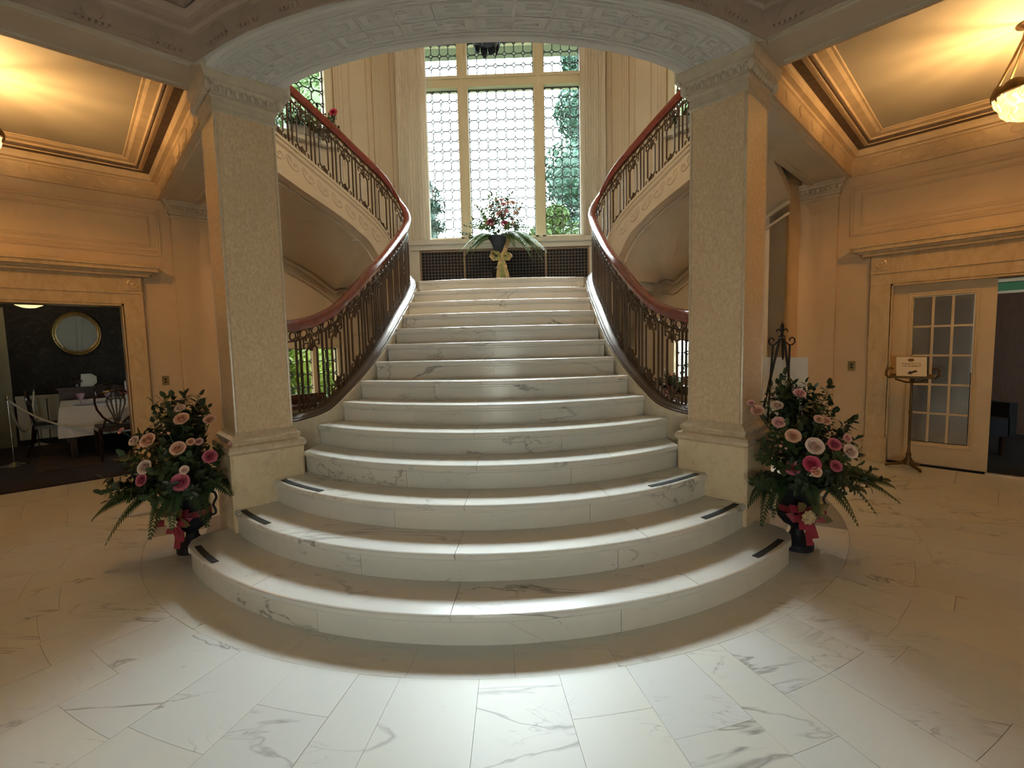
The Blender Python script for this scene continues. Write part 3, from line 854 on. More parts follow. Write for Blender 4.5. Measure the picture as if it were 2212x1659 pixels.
    b.obj('landing', 'marble_step', st)
    return st
STAIR = build_stair()

# plan path of the balustrades (right-hand side), with heights by arc length
PATH = [(1.66, 3.80), (1.62, 3.90), (1.50, 4.08), (1.40, 4.26), (1.32, 4.45), (1.25, 4.7), (1.22, 5.0), (1.21, 5.5), (1.21, 6.1), (1.23, 6.28), (1.32, 6.37), (1.44, 6.33), (1.52, 6.25), (1.62, 6.15), (2.3, 5.47), (2.74, 5.03)]
def catmull(P, n=14):
    out = []
    for i in range(len(P)-1):
        p0 = P[max(i-1, 0)]; p1 = P[i]; p2 = P[i+1]; p3 = P[min(i+2, len(P)-1)]
        for k in range(n):
            t = k/n
            out.append(tuple(.5*((2*b)+(-a+c)*t+(2*a-5*b+4*c-d)*t*t+(-a+3*b-3*c+d)*t**3) for a, b, c, d in zip(p0, p1, p2, p3)))
    out.append(P[-1]); return out
def densify():
    # chord-proportional sampling keeps the spline tame
    pts = []
    for i in range(len(PATH)-1):
        L = math.dist(PATH[i], PATH[i+1]); n = max(3, int(L/.02))
        p0 = PATH[max(i-1, 0)]; p1 = PATH[i]; p2 = PATH[i+1]; p3 = PATH[min(i+2, len(PATH)-1)]
        L0 = max(math.dist(p0, p1), 1e-6); L2 = max(math.dist(p2, p3), 1e-6)
        m1 = [((p1[j]-p0[j])/L0*.5+(p2[j]-p1[j])/L*.5)*L if i > 0 else (p2[j]-p1[j]) for j in (0, 1)]
        m2 = [((p3[j]-p2[j])/L2*.5+(p2[j]-p1[j])/L*.5)*L if i < len(PATH)-2 else (p2[j]-p1[j]) for j in (0, 1)]
        for k in range(n):
            t = k/n; a = 2*t**3-3*t*t+1; b = t**3-2*t*t+t; c = -2*t**3+3*t*t; d = t**3-t*t
            pts.append(tuple(a*p1[j]+b*m1[j]+c*p2[j]+d*m2[j] for j in (0, 1)))
    pts.append(PATH[-1]); return pts
DP = densify(); DC = [0.0]
for a, b in zip(DP, DP[1:]): DC.append(DC[-1]+math.dist(a, b))
S_END = DC[-1]
S_OFF = .06        # PATH begins .06 further up than the surveyed zero
def at(sv):
    if sv < 0:
        a, b = DP[0], DP[1]; L = math.dist(a, b); t = Vector(((b[0]-a[0])/L, (b[1]-a[1])/L))
        return Vector(a)+t*sv, t
    sv = min(S_END-1e-6, sv)
    lo, hi = 0, len(DC)-1
    while hi-lo > 1:
        m = (lo+hi)//2
        if DC[m] <= sv: lo = m
        else: hi = m
    t = (sv-DC[lo])/(DC[hi]-DC[lo]); a, b = DP[lo], DP[hi]
    L = math.dist(a, b)
    return Vector((a[0]+(b[0]-a[0])*t, a[1]+(b[1]-a[1])*t)), Vector(((b[0]-a[0])/L, (b[1]-a[1])/L))
ZB = [(0, .900), (.10, .907), (.22, .918), (.32, .955), (.52, 1.10), (.74, 1.255), (1.0, 1.44), (1.30, 1.625), (1.64, 1.81), (2.10, 2.04), (2.45, 2.235), (2.62, 2.37), (2.74, 2.55), (2.84, 2.78), (2.94, 2.985), (3.05, 3.12), (3.24, 3.27), (3.60, 3.50), (3.96, 3.725), (4.28, 3.92), (5.2, 4.48)]
ZR = [(0, 1.735), (.06, 1.745), (.15, 1.762), (.28, 1.803), (.46, 1.89), (.68, 2.06), (1.0, 2.31), (1.20, 2.42), (1.81, 2.755), (2.36, 3.08), (2.55, 3.24), (2.68, 3.42), (2.80, 3.63), (2.92, 3.76), (3.06, 3.865), (3.30, 4.02), (3.54, 4.18), (3.80, 4.34), (4.02, 4.475), (5.2, 5.20)]
ZS = [(2.80, 1.9), (2.95, 2.36), (3.06, 2.62), (3.12, 2.72), (3.22, 2.88), (3.38, 2.98), (3.46, 3.045), (3.70, 3.175), (3.98, 3.31), (4.26, 3.46), (5.2, 3.96)]
def smooth_tab(tab, step=.03, rad=.07):
    x0, x1 = tab[0][0], tab[-1][0]; n = int((x1-x0)/step)
    return [(x0+i*step, sum(interp(tab, x0+i*step+d*rad/3) for d in range(-3, 4))/7) for i in range(n+1)]
ZB, ZR, ZS = smooth_tab(ZB), smooth_tab(ZR), smooth_tab(ZS)
RAIL_H, RING_H = .085, .078
def build_side(s):
    side = SIDE[s]
    def W(sv, off=0.0, z=0.0):
        p, t = at(sv); n = Vector((t.y, -t.x))       # n points away from the treads on the right-hand run
        q = p+n*off
        return (s*q.x, q.y, z)
    # stone string wall of the central flight
    rows = []
    S0, S1 = -.10, 2.92
    for i in range(61):
        sv = S0+(S1-S0)*i/60; zb = interp(ZB, sv)+.004
        rows.append([W(sv, -.105, -.01), W(sv, -.105, zb-.03), W(sv, -.095, zb), W(sv, .095, zb), W(sv, .105, zb-.03), W(sv, .105, -.01)])
    sw = thing('stair_string', 'curved tan stone string wall on the %s of the central flight' % side, 'stair string', W(1.0), 'stone string walls of the stair')
    MB().loft(rows).obj('lower_string', 'stone_string', sw, True, angle=30)
    # stone string of the upper flight
    rows = []; S0, S1 = 2.82, S_END
    for i in range(61):
        sv = S0+(S1-S0)*i/60; zt = interp(ZB, sv); zl = min(interp(ZS, sv), zt-.05)
        rows.append([W(sv, .075, zl), W(sv, .075, zl+.05), W(sv, .06, zl+.06), W(sv, .06, zt-.04), W(sv, .075, zt-.035), W(sv, .075, zt), W(sv, -.07, zt), W(sv, -.07, zl)])
    us = MB().loft(rows).obj('upper_string', 'paint_stairhall', sw, True, angle=30)
    # string mouldings
    for dz, r in ((.085, .008), (.105, .006)):
        MB().tube([W(3.0+(S_END-3.0)*i/50, .062, interp(ZB, 3.0+(S_END-3.0)*i/50)-dz) for i in range(51)], r, 6).obj('string_moulding', 'paint_stairhall', us, True)
    # running scroll ornaments
    for i in range(14):
        sv = 3.12+i*.165
        if sv > S_END-.1: break
        zc = interp(ZB, sv)-.215+.01*min(1, (sv-3.1)); sl = .60
        b = MB(); K = .125
        def SC_(a_, b_): return W(sv-a_*K, .060, zc+b_*K-a_*K*sl)
        main = [(-.46, .42), (-.43, .18), (-.36, -.06), (-.22, -.32), (.04, -.45), (.30, -.41), (.47, -.20), (.45, .06), (.30, .19), (.13, .13), (.10, -.04), (.22, -.10)]
        b.tube([SC_(*p) for p in main], [.006, .010, .012, .012, .012, .011, .010, .009, .009, .008, .008, .009], 6)
        b.tube([SC_(*p) for p in [(-.46, .42), (-.30, .46), (-.14, .36), (-.10, .16), (-.18, -.02), (-.24, -.14)]], [.006, .010, .011, .010, .008, .005], 6)
        b.tube([SC_(*p) for p in [(-.31, .30), (-.26, .14), (-.27, -.04)]], [.004, .009, .004], 6)
        b.obj('scroll_ornament', 'paint_stairhall', us, True)
    # soffit under the upper flight, sloping to the wall
    rows = []
    for i in range(41):
        sv = 2.96+(S_END-2.96)*i/40; zl = interp(ZS, sv); p, t = at(sv)
        w1 = W(sv, .0, 0); wall = None
        # across the flight at right angles to the wall: same q, p = OBL_P
        q = w1[1]-s*w1[0]
        xw, yw = XY(s, OBL_P+.02, q)
        drop = .50*min(1, max(0, (sv-2.96)/.25))
        a = (w1[0], w1[1], zl+.002)
        mid = (w1[0]*.88+xw*.12, w1[1]*.88+yw*.12, zl-.035)
        rows.append([a, mid, (xw, yw, zl-drop), (xw, yw, zl-drop+.12), (w1[0], w1[1], zl+.13)])
    MB().loft(rows).obj('flight_soffit', 'paint_stairhall', sw, True, angle=35)
    # moulding where soffit meets wall, and just inside the string
    for dd, (off, r) in enumerate(((.0, .030), (.14, .016))):
        pts = []
        for i in range(31):
            sv = 3.02+(S_END-3.02)*i/30; zl = interp(ZS, sv); w1 = W(sv); q = w1[1]-s*w1[0]
            xw, yw = XY(s, OBL_P-.02, q); drop = .50*min(1, max(0, (sv-2.96)/.25))
            pts.append((xw, yw, zl-drop-.03-off))
        MB().tube(pts, r, 6).obj('soffit_moulding', 'paint_stairhall', sw, True)
    MB().tube([(lambda w1: (w1[0]*.93+XY(s, OBL_P, w1[1]-s*w1[0])[0]*.07, w1[1]*.93+XY(s, OBL_P, w1[1]-s*w1[0])[1]*.07, interp(ZS, 3.05+(S_END-3.05)*i/30)-.03))(W(3.05+(S_END-3.05)*i/30)) for i in range(31)], .022, 6).obj('soffit_moulding', 'paint_stairhall', sw, True)
    # upper treads
    uf = thing('upper_flight', 'marble steps of the %s return flight climbing to the upper floor' % side, 'stairs', (*XY(s, 8.5, 4.6), LAND), 'return flights')
    for k in range(3):      # winders off the landing
        z1 = LAND+(k+1)*RI; q1 = 5.35-k*.25
        MB().pq(s, 8.0, OBL_P-.01, 4.80, q1, z1-.16, z1).obj('step', 'marble_step', uf)
    for i in range(9):
        q1 = 4.62-i*.415; z1 = interp(ZB, 3.08+(4.53-q1)/1.414)-.10
        if z1 > UP+.02: break
        b = MB(); b.pq(s, 7.86, OBL_P-.01, q1-.44, q1, z1-.09, z1-.03); b.pq(s, 7.86, OBL_P-.01, q1-.44, q1+.035, z1-.03, z1)
        if q1-.44 < 2.3: break
        b.obj('step', 'marble_step', uf)
    # ---- balustrade
    rl = thing('stair_balustrade', 'bronze balustrade with red mahogany handrail on the %s of the stair' % side, 'railing', W(1.2, 0, 1.0), 'stair balustrades')
    # handrail
    rows = []
    prof = [(-.044, .0), (-.050, -.022), (-.046, -.050), (-.030, -.062), (-.026, -.085), (.026, -.085), (.030, -.062), (.046, -.050), (.050, -.022), (.044, 0), (.025, .012), (0, .016), (-.025, .012)]
    M = 150
    for i in range(M+1):
        sv = -.10+(S_END+.10)*i/M; z = interp(ZR, sv)
        rows.append([W(sv, u, z+v-.016) for u, v in prof])
    MB().loft(rows).obj('handrail', 'mahogany', rl, True, angle=60)
    # base rail of the lower run (dark moulded bronze)
    rows = []; prof = [(-.088, 0), (-.094, .014), (-.080, .022), (-.078, .030), (-.066, .034), (-.062, .044), (-.045, .050), (-.035, .060), (.035, .060), (.045, .050), (.062, .044), (.066, .034), (.078, .030), (.080, .022), (.094, .014), (.088, 0)]
    for i in range(81):
        sv = -.10+3.0*i/80; z = interp(ZB, sv)
        rows.append([W(sv, u, z+v) for u, v in prof])
    MB().loft(rows).obj('base_rail', 'bronze_base', rl, True, angle=50)
    def lowz(sv): return interp(ZB, sv)+(.058 if sv < 2.7 else .058*max(0, (2.95-sv)/.25))
    def topz(sv): return interp(ZR, sv)-.016-RAIL_H-RING_H
    # thin rails above and below the rings, and one on the upper string
    MB().tube([W(S_END*i/120, 0, topz(S_END*i/120)) for i in range(121)], .010, 4, up=(0, 0, 1)).obj('ring_rail', 'bronze', rl)
    MB().tube([W(2.9+(S_END-2.9)*i/50, 0, lowz(2.9+(S_END-2.9)*i/50)+.006) for i in range(51)], .011, 4, up=(0, 0, 1)).obj('foot_rail', 'bronze', rl)
    # rings
    sv = .05; 
    while sv < S_END-.05:
        zc = topz(sv)+RING_H/2+.004; sl = (topz(sv+.02)-topz(sv-.02))/.04
        b = MB()
        b.tube([W(sv+.033*math.cos(k*PI/6), 0, zc+.033*math.sin(k*PI/6)+.033*math.cos(k*PI/6)*sl) for k in range(12)], .0075, 5, closed=True)
        b.obj('ring', 'bronze', rl, True)
        b = MB(); su = sv+.054
        for sg in (-1, 1):
            b.tube([W(su+.018*(k-2)/2, 0, topz(su)+RING_H/2+.004+sg*(.034-.026*(1-abs(k-2)/2))+.018*(k-2)/2*sl) for k in range(5)], .0065, 4)
        b.tube([W(su, 0, topz(su)+.006), W(su, 0, topz(su)+RING_H)], .005, 4)
        b.obj('ring_spacer', 'bronze', rl)
        sv += .108
    # bays: a fret panel and a pair of plain bars, repeated
    per = .25; sv = .10; i = 0
    while sv < S_END-.03:
        # two plain bars joined by a cap
        for du in (-.022, .022):
            u = sv+du
            MB().tube([W(u, 0, lowz(u)), W(u, 0, topz(u))], .011, 4).obj('baluster', 'bronze', rl)
        # fret panel
        c = sv+per/2
        if c < S_END-.08:
            hgt = topz(c)-lowz(c); sl0 = (lowz(c+.05)-lowz(c-.05))/.1; sl1 = (topz(c+.05)-topz(c-.05))/.1
            def Q(u, v, h=hgt, c=c, sl0=sl0, sl1=sl1):
                f = v/h; return W(c+u, 0, lowz(c)+v+u*(sl0*(1-f)+sl1*f))
            b = MB(); r = .0095
            for sg in (-1, 1):
                b.tube([Q(sg*.030, .085), Q(sg*.050, .115), Q(sg*.050, hgt-.115), Q(sg*.030, hgt-.085)], r, 4)
                for f in (lambda v: v, lambda v: hgt-v):
                    b.tube([Q(sg*.030, f(.087)), Q(sg*.030, f(.045)), Q(sg*.072, f(.045)), Q(sg*.072, f(.005)), Q(sg*.048, f(.005)), Q(sg*.048, f(.028))], r*.95, 4)
                    b.tube([Q(sg*.072, f(.045)), Q(sg*.072, f(.085)), Q(sg*.055, f(.085))], r*.9, 4)
                    b.tube([Q(0, f(.0)), Q(sg*.012, f(.03)), Q(sg*.010, f(.07)), Q(0, f(.125))], r*.9, 4)
                    b.tube([Q(sg*.030, f(.087)), Q(sg*.016, f(.100)), Q(0, f(.062))], r*.9, 4)
            b.obj('fret_panel', 'bronze', rl)
        sv += per; i += 1
for s in (-1, 1): build_side(s)

# ------------------------------------------------------------------ leaded windows
def leaded_panel(parent, O, U, w, h, nx, nz, came=.0088, depth=.012, matl='leaded_glass', name='leaded_light'):
    """octagon and diamond leaded light in the plane O + U*u + Z*v"""
    O = Vector(O); U = Vector(U).normalized(); Z = Vector((0, 0, 1)); Nn = U.cross(Z)
    cw, ch = w/nx, h/nz; c = .24*min(cw, ch)
    def P(u, v, d=0): return O+U*u+Z*v+Nn*d
    b = MB()
    def seg(a, bb, r=came): b.tube([P(*a), P(*bb)], r, 4)
    for i in range(nx+1):
        for j in range(nz):
            if 0 < i < nx: seg((i*cw, j*ch+c), (i*cw, (j+1)*ch-c))
    for j in range(nz+1):
        for i in range(nx):
            if 0 < j < nz: seg((i*cw+c, j*ch), ((i+1)*cw-c, j*ch))
    for i in range(nx+1):
        for j in range(nz+1):
            x, y = i*cw, j*ch
            for sx, sy in ((1, 1), (1, -1), (-1, 1), (-1, -1)):
                if 0 <= x+sx*c <= w+1e-6 and 0 <= y+sy*c <= h+1e-6: seg((x+sx*c, y), (x, y+sy*c))
    e = .006
    for a, bb in (((0, 0), (w, 0)), ((w, 0), (w, h)), ((w, h), (0, h)), ((0, h), (0, 0))): seg(a, bb, came*1.3)
    pan = b.obj(name, 'lead', parent); pan['label'] = 'dark lead came lattice of octagons and diamonds'
    # octagon pane shared by all cells, diamonds joined
    k = .0
    pts = [(c, 0), (cw-c, 0), (cw, c), (cw, ch-c), (cw-c, ch), (c, ch), (0, ch-c), (0, c)]
    m = MB()
    base = O*0
    f0 = [tuple(U*(u-cw/2)+Z*(v-ch/2)-Nn*.002) for u, v in pts]; f1 = [tuple(U*(u-cw/2)+Z*(v-ch/2)+Nn*.002) for u, v in pts]
    m.add(f0, [tuple(range(8))])
    me = m.mesh('pane')
    for i in range(nx):
        for j in range(nz):
            link('pane', me, matl, pan, P((i+.5)*cw, (j+.5)*ch))
    d = MB()
    for i in range(nx+1):
        for j in range(nz+1):
            x, y = i*cw, j*ch
            q = [(min(w, x+c), y), (x, min(h, y+c)), (max(0, x-c), y), (x, max(0, y-c))]
            q = [p for n_, p in enumerate(q) if p not in q[:n_]]
            if len(q) >= 3: d.add([tuple(P(*p)) for p in q], [tuple(range(len(q)))])
    o = d.obj('diamond_quarries', matl, pan, recalc=False); o['kind'] = 'stuff'
    return pan

def wall_with_hole(b, add, u0, u1, z0, z1, holes):
    """add(ua, ub, za, zb) boxes round rectangular holes sorted by height in one column [ua, ub]"""
    us = sorted({u0, u1, *[h[0] for h in holes], *[h[1] for h in holes]})
    for ua, ub in zip(us, us[1:]):
        hs = sorted((h[2], h[3]) for h in holes if h[0] <= ua+1e-6 and h[1] >= ub-1e-6)
        z = z0
        for za, zb in hs:
            if za > z: add(ua, ub, z, za)
            z = zb
        if z < z1: add(ua, ub, z, z1)

# back wall with the great window
WX, WZ0, WZ1 = 1.30, 3.22, 6.42
b = MB()
wall_with_hole(b, lambda a, c, z, y: b.box(a, c, WIN_Y, WIN_Y+.35, z, y), -1.95, 1.95, -.01, TOP, [(-WX, WX, WZ0, WZ1)])
back = struct(b.obj('wall_back', 'paint_stairhall'), 'cream wall of the stair hall round the great window')
fr = MB()
y0, y1 = WIN_Y-.02, WIN_Y+.16
win = struct(bpy.data.objects.new('window_1', None)); COL.objects.link(win); win['label'] = 'tall three-light leaded window above the landing'
for nm, (xa, xb, za, zb) in {'stile': (-WX-.06, -WX+.05, WZ0, WZ1), 'stile ': (WX-.05, WX+.06, WZ0, WZ1)}.items():
    MB().box(xa, xb, y0, y1, za, zb).obj('stile', 'window_paint', win)
for x in (-.605, .605):
    b = MB(); b.box(x-.082, x+.082, y0, y1, WZ0, WZ1); b.box(x-.03, x+.03, y0-.025, y0, WZ0, WZ1); b.obj('mullion', 'window_paint', win)
b = MB(); b.box(-WX, WX, y0-.005, y1, 5.60, 5.78); b.box(-WX, WX, y0-.03, y0, 5.72, 5.76); b.obj('transom', 'window_paint', win)
MB().box(-WX-.06, WX+.06, y0-.01, y1, WZ1-.10, WZ1+.05).obj('head', 'window_paint', win)
MB().box(-WX, WX, y0, y1, WZ0-.01, WZ0+.05).obj('bottom_rail', 'window_paint', win)
for xa, xb, nx in ((-1.245, -.69, 4), (-.52, .52, 7), (.69, 1.245, 4)):
    leaded_panel(win, (xa, WIN_Y+.08, 3.275), (1, 0, 0), xb-xa, 2.32, nx, 15)
    leaded_panel(win, (xa, WIN_Y+.08, 5.785), (1, 0, 0), xb-xa, .525, nx, 3)
# sill and the grille below it
b = MB(); b.box(-1.55, 1.55, WIN_Y-.17, WIN_Y+.02, 3.14, 3.215); b.box(-1.52, 1.52, WIN_Y-.13, WIN_Y+.02, 3.06, 3.14)
struct(b.obj('window_sill', 'marble_sill'), 'pale marble sill under the great window')
gr = thing('radiator_grille', 'dark pierced bronze radiator grille under the window sill', 'radiator grille', (0, WIN_Y-.05, LAND))
GY = WIN_Y-.075
MB().box(-1.37, 1.37, GY+.02, GY+.07, LAND, 3.055).obj('backing', 'void_dark', gr)
for xa, xb in ((-1.37, -1.345), (-.655, -.63), (.66, .685), (1.345, 1.37)):
    MB().box(xa, xb, GY-.025, GY+.03, LAND, 3.055).obj('divider', 'grille_frame', gr)
MB().box(-1.37, 1.37, GY-.02, GY+.03, 3.03, 3.056).obj('top_rail', 'grille_frame', gr)
def pierced(xa, xb, za, zb):
    b = MB(); pit = .052; nx = round((xb-xa)/pit); nz = round((zb-za)/(pit*.95)); px = (xb-xa)/nx; pz = (zb-za)/nz
    r = .0205
    for j in range(nz):
        for i in range(nx):
            ox = xa+i*px; oz = za+j*pz; cx = ox+px/2; cz = oz+pz/2
            sq = [(ox+px*t, oz) for t in (0, .5, 1)]+[(ox+px, oz+pz*.5), (ox+px, oz+pz), (ox+px*.5, oz+pz), (ox, oz+pz), (ox, oz+pz*.5)]
            hole = [(cx+r*math.cos(math.atan2((q[1]-cz)/pz, (q[0]-cx)/px)), cz+r*math.sin(math.atan2((q[1]-cz)/pz, (q[0]-cx)/px))) for q in sq]
            vs = [(x, GY, z) for x, z in sq]+[(x, GY, z) for x, z in hole]+[(x, GY+.012, z) for x, z in hole]
            fs = [(k, (k+1) % 8, 8+(k+1) % 8, 8+k) for k in range(8)]+[(8+k, 8+(k+1) % 8, 16+(k+1) % 8, 16+k) for k in range(8)]
            b.add(vs, fs)
    return b
for xa, xb in ((-1.345, -.655), (-.63, .66), (.685, 1.345)):
    pierced(xa, xb, LAND, 3.03).obj('pierced_panel', 'grille_metal', gr)
# marble cheeks beside the grille and skirting on the landing
for s in (-1, 1):
    b = MB(); b.box(min(s*1.37, s*1.66), max(s*1.37, s*1.66), WIN_Y-.10, WIN_Y+.01, LAND, 3.06)
    struct(b.obj('trim_%d' % (6 if s < 0 else 7), 'marble_sill'))

# curtains
def curtain(xa, xb, label):
    t = thing('curtain', label, 'curtain', ((xa+xb)/2, WIN_Y-.12, 3.18), 'window curtains')
    n = 130; rows = []
    for z in (3.16, 3.6, 4.5, 5.5, 6.5):
        f = 1 if z > 3.5 else 1.08
        r0 = []; r1 = []
        for i in range(n+1):
            u = i/n; x = xa+(xb-xa)*u
            y = WIN_Y-.14+.022*math.sin(u*2*PI*10+.7*math.sin(u*9))+.01*math.sin(u*47+z)
            r0.append((x, y*1.0, z))
        rows.append(r0)
    b = MB(); b.grid(rows)
    rows2 = [[(x, y+.012, z) for x, y, z in r] for r in rows]; b.grid(rows2)
    b.obj('drape', 'curtain_cloth', t, True, angle=80)
    MB().tube([(xa-.02, WIN_Y-.14, 6.52), (xb+.02, WIN_Y-.14, 6.52)], .018, 8).obj('curtain_rod', 'brass_dark', t, True)
curtain(-1.64, -1.16, 'pleated beige curtain hanging at the left of the great window')
curtain(1.245, 1.64, 'pleated beige curtain hanging at the right of the great window')

# slanted stair hall walls with an upper and a lower window each
UPW = (2.95, 4.42, 4.45, 6.25); LOW = (2.90, 4.41, .74, 1.57)
for s in (-1, 1):
    b = MB()
    wall_with_hole(b, lambda a, c, z, y: b.pq(s, OBL_P, OBL_P+.32, a, c, z, y), 2.34, 6.07, -.01, TOP, [UPW, LOW])
    ow = struct(b.obj('wall_stair_'+SIDE[s], 'paint_stairhall'), 'slanted cream wall of the stair hall on the %s' % SIDE[s])
    # pilaster strips and panel mouldings above the flight
    for qa, qb in ((4.55, 4.80), (5.42, 5.62), (5.86, 6.05)):
        MB().pq(s, OBL_P-.045, OBL_P+.01, qa, qb, LAND, TOP).obj('pilaster_strip', 'paint_stairhall', ow)
    for qa, qb in ((4.90, 5.32),):
        moulding_frame(s, OBL_P, qa, qb, LAND+.35, TOP-.3, .03, .014).obj('panel_moulding', 'paint_stairhall', ow, recalc=False)
    for q in (4.60, 4.67, 4.74, 5.47, 5.52, 5.57):
        MB().pq(s, OBL_P-.053, OBL_P-.045, q-.012, q+.012, LAND, TOP).obj('reed', 'paint_stairhall', ow)
    # lower wall: reed and panel under the flight
    moulding_frame(s, OBL_P, 4.62, 5.7, .5, 1.75, .03, .014).obj('panel_moulding', 'paint_wall', ow, recalc=False)
    for k, (qa, qb, za, zb) in enumerate((UPW, LOW)):
        wn = struct(bpy.data.objects.new('window_%d' % (2+k+(0 if s < 0 else 2)), None)); COL.objects.link(wn)
        wn['label'] = ('leaded window over the %s return flight' if k == 0 else 'low leaded window under the %s return flight') % SIDE[s]
        for a, c, z, y in ((qa-.05, qa+.05, za, zb), (qb-.05, qb+.09, za, zb)):
            MB().pq(s, OBL_P-.03, OBL_P+.14, a, c, z, y).obj('stile', 'window_paint', wn)
        for a, c, z, y in ((qa, qb, zb-.05, zb+.07), (qa, qb, za-.01, za+.04)):
            MB().pq(s, OBL_P-.03, OBL_P+.14, a, c, z, y).obj('rail', 'window_paint', wn)
        MB().pq(s, OBL_P-.14, OBL_P+.02, qa-.15, qb+.15, za-.06, za+.0).obj('sill', 'marble_sill', wn)
        qm = 3.89 if k else None
        parts = [(qa+.05, qb-.05)] if k == 0 else [(qa+.05, qm-.035), (qm+.035, qb-.05)]
        if k:
            MB().pq(s, OBL_P-.02, OBL_P+.14, qm-.045, qm+.045, za, zb).obj('mullion', 'window_paint', wn)
        for a, c in parts:
            x, y = XY(s, OBL_P+.08, c); x2, y2 = XY(s, OBL_P+.08, a); L = math.dist((x, y), (x2, y2))
            n = max(2, round(L/.165)); nz = round((zb-za-.1)/.17)
            leaded_panel(wn, (x, y, za+.04), (x2-x, y2-y, 0), L, zb-za-.09, n, nz, .0095)
# stair hall ceiling over everything upstairs
b = MB(); b.box(-8.5, 8.5, -3.3, 8.2, TOP, TOP+.2); struct(b.obj('ceiling_upper', 'white_ceiling'))

# ------------------------------------------------------------------ lamps
n = N('amber_glass'); n.n.remove(n.b)
em = n.a('ShaderNodeEmission'); em.inputs['Strength'].default_value = 3.2
cc = n.ramp(n.noise(n.coord('Object'), 26, 3, .6, .8), [(.35, (1.0, .56, .17)), (.62, (1.0, .78, .42))]); n.l.new(cc, em.inputs[0])
tr = n.a('ShaderNodeBsdfTransparent'); tr.inputs[0].default_value = (1, .86, .62, 1)
mx = n.a('ShaderNodeMixShader'); mx.inputs[0].default_value = .28
n.l.new(tr.outputs[0], mx.inputs[1]); n.l.new(em.outputs[0], mx.inputs[2]); n.l.new(mx.outputs[0], n.out.inputs[0])
def ceiling_lamp(s, power):
    x, y, zr = s*4.1, 3.72, 3.30
    t = thing('ceiling_lamp', 'glowing amber glass bowl lamp hung on chains from the %s bay ceiling' % SIDE[s], 'ceiling lamp', (x, y, 3.78), 'amber bowl lamps')
    prof = [(.001, -.215), (.05, -.21), (.10, -.185), (.145, -.135), (.175, -.07), (.188, -.005), (.188, .0)]
    b = MB(); b.lathe(prof, 40, (x, y, zr)); bowl = b.obj('glass_bowl', 'amber_glass', t, True)
    # raised relief on the bowl
    for k in range(10):
        a = k*2*PI/10; pts = []
        for j in range(9):
            f = j/8; r = interp([(-.19, .10), (-.135, .149), (-.07, .179), (-.01, .192)], -.18+.165*f); aa = a+.16*math.sin(f*PI*2)
            pts.append((x+r*math.cos(aa), y+r*math.sin(aa), zr-.18+.165*f))
        MB().tube(pts, .007, 5).obj('bowl_rib', 'lamp_bowl', bowl, True)
    # bronze rim with a scalloped crest
    pts = []; rows = []
    for k in range(60):
        a = k*2*PI/60; h = .035+.022*abs(math.sin(a*5))
        c_, s_ = math.cos(a), math.sin(a)
        rows.append([(x+.186*c_, y+.186*s_, zr-.022), (x+.204*c_, y+.204*s_, zr-.018), (x+.207*c_, y+.207*s_, zr+.012), (x+.195*c_, y+.195*s_, zr+h), (x+.186*c_, y+.186*s_, zr+h-.004)])
    MB().loft(rows, closed=True).obj('rim', 'brass_dark', t, True)
    for k in range(5):
        a = k*2*PI/5+.3
        MB().tube([(x+.19*math.cos(a), y+.19*math.sin(a), zr+.04), (x+.10*math.cos(a), y+.10*math.sin(a), zr+.25), (x+.05*math.cos(a), y+.05*math.sin(a), zr+.38), (x+.035*math.cos(a), y+.035*math.sin(a), zr+.47)], .009, 6).obj('chain', 'brass_dark', t, True)
        MB().tube([(x+.19*math.cos(a), y+.19*math.sin(a), zr-.02), (x+.186*math.cos(a), y+.186*math.sin(a), zr-.05)], [.012, .003], 6).obj('drop', 'brass_dark', t)
    MB().lathe([(.001, .43), (.03, .44), (.05, .455), (.09, .47), (.095, .482), (.001, .482)], 20, (x, y, zr)).obj('canopy', 'brass_dark', t, True)
    MB().lathe([(.001, -.245), (.012, -.238), (.018, -.225), (.010, -.212), (.001, -.208)], 12, (x, y, zr)).obj('finial', 'brass_dark', t, True)
    bm_ = MB().ell((0, 0, 0), .024, .024, .036, 8, 6).mesh('bulb', True)
    for k in range(3):
        a = k*2*PI/3+.5; p = (x+.075*math.cos(a), y+.075*math.sin(a), zr+.015)
        link('bulb', bm_, 'lamp_bowl_white', t, (p[0], p[1], p[2]-.05))
        l = bpy.data.lights.new('lamp_light', 'POINT'); l.energy = power; l.color = LAMP_COLOR; l.shadow_soft_size = .03
        o = bpy.data.objects.new('lamp_light', l); COL.objects.link(o); o.location = p; par(o, t)
for s in (-1, 1): ceiling_lamp(s, 27)

# bronze lantern hung in the stair hall: only its leafy lower crown shows under the arch
t = thing('hanging_lantern', 'dark pewter lantern crown with drooping leaves hanging below the arch', 'lantern', (-.025, 5.0, 4.6))
MB().lathe([(.02, 4.62), (.105, 4.60), (.115, 4.63), (.125, 4.78), (.11, 5.2), (.05, 5.35), (.02, 5.4)], 12, (-.025, 5.0, 0)).obj('body', 'pewter', t, True)
MB().tube([(-.025, 5, 5.38), (-.025, 5, TOP)], .012, 6).obj('stem', 'pewter', t)
for k in range(10):
    a = k*2*PI/10; c_, s_ = math.cos(a), math.sin(a); L = .10 if k % 2 else .07
    b = MB()
    rows = [[(-.025+c_*r+s_*w_, 5+s_*r-c_*w_, z), (-.025+c_*(r+.012), 5+s_*(r+.012), z-.002), (-.025+c_*r-s_*w_, 5+s_*r+c_*w_, z), (-.025+c_*(r-.012), 5+s_*(r-.012), z+.002)] for r, w_, z in ((.105, .030, 4.66), (.120, .040, 4.62), (.128, .038, 4.58), (.125, .028, 4.545), (.115, .008, 4.60-L))]
    b.loft(rows).obj('leaf', 'pewter', t, True)

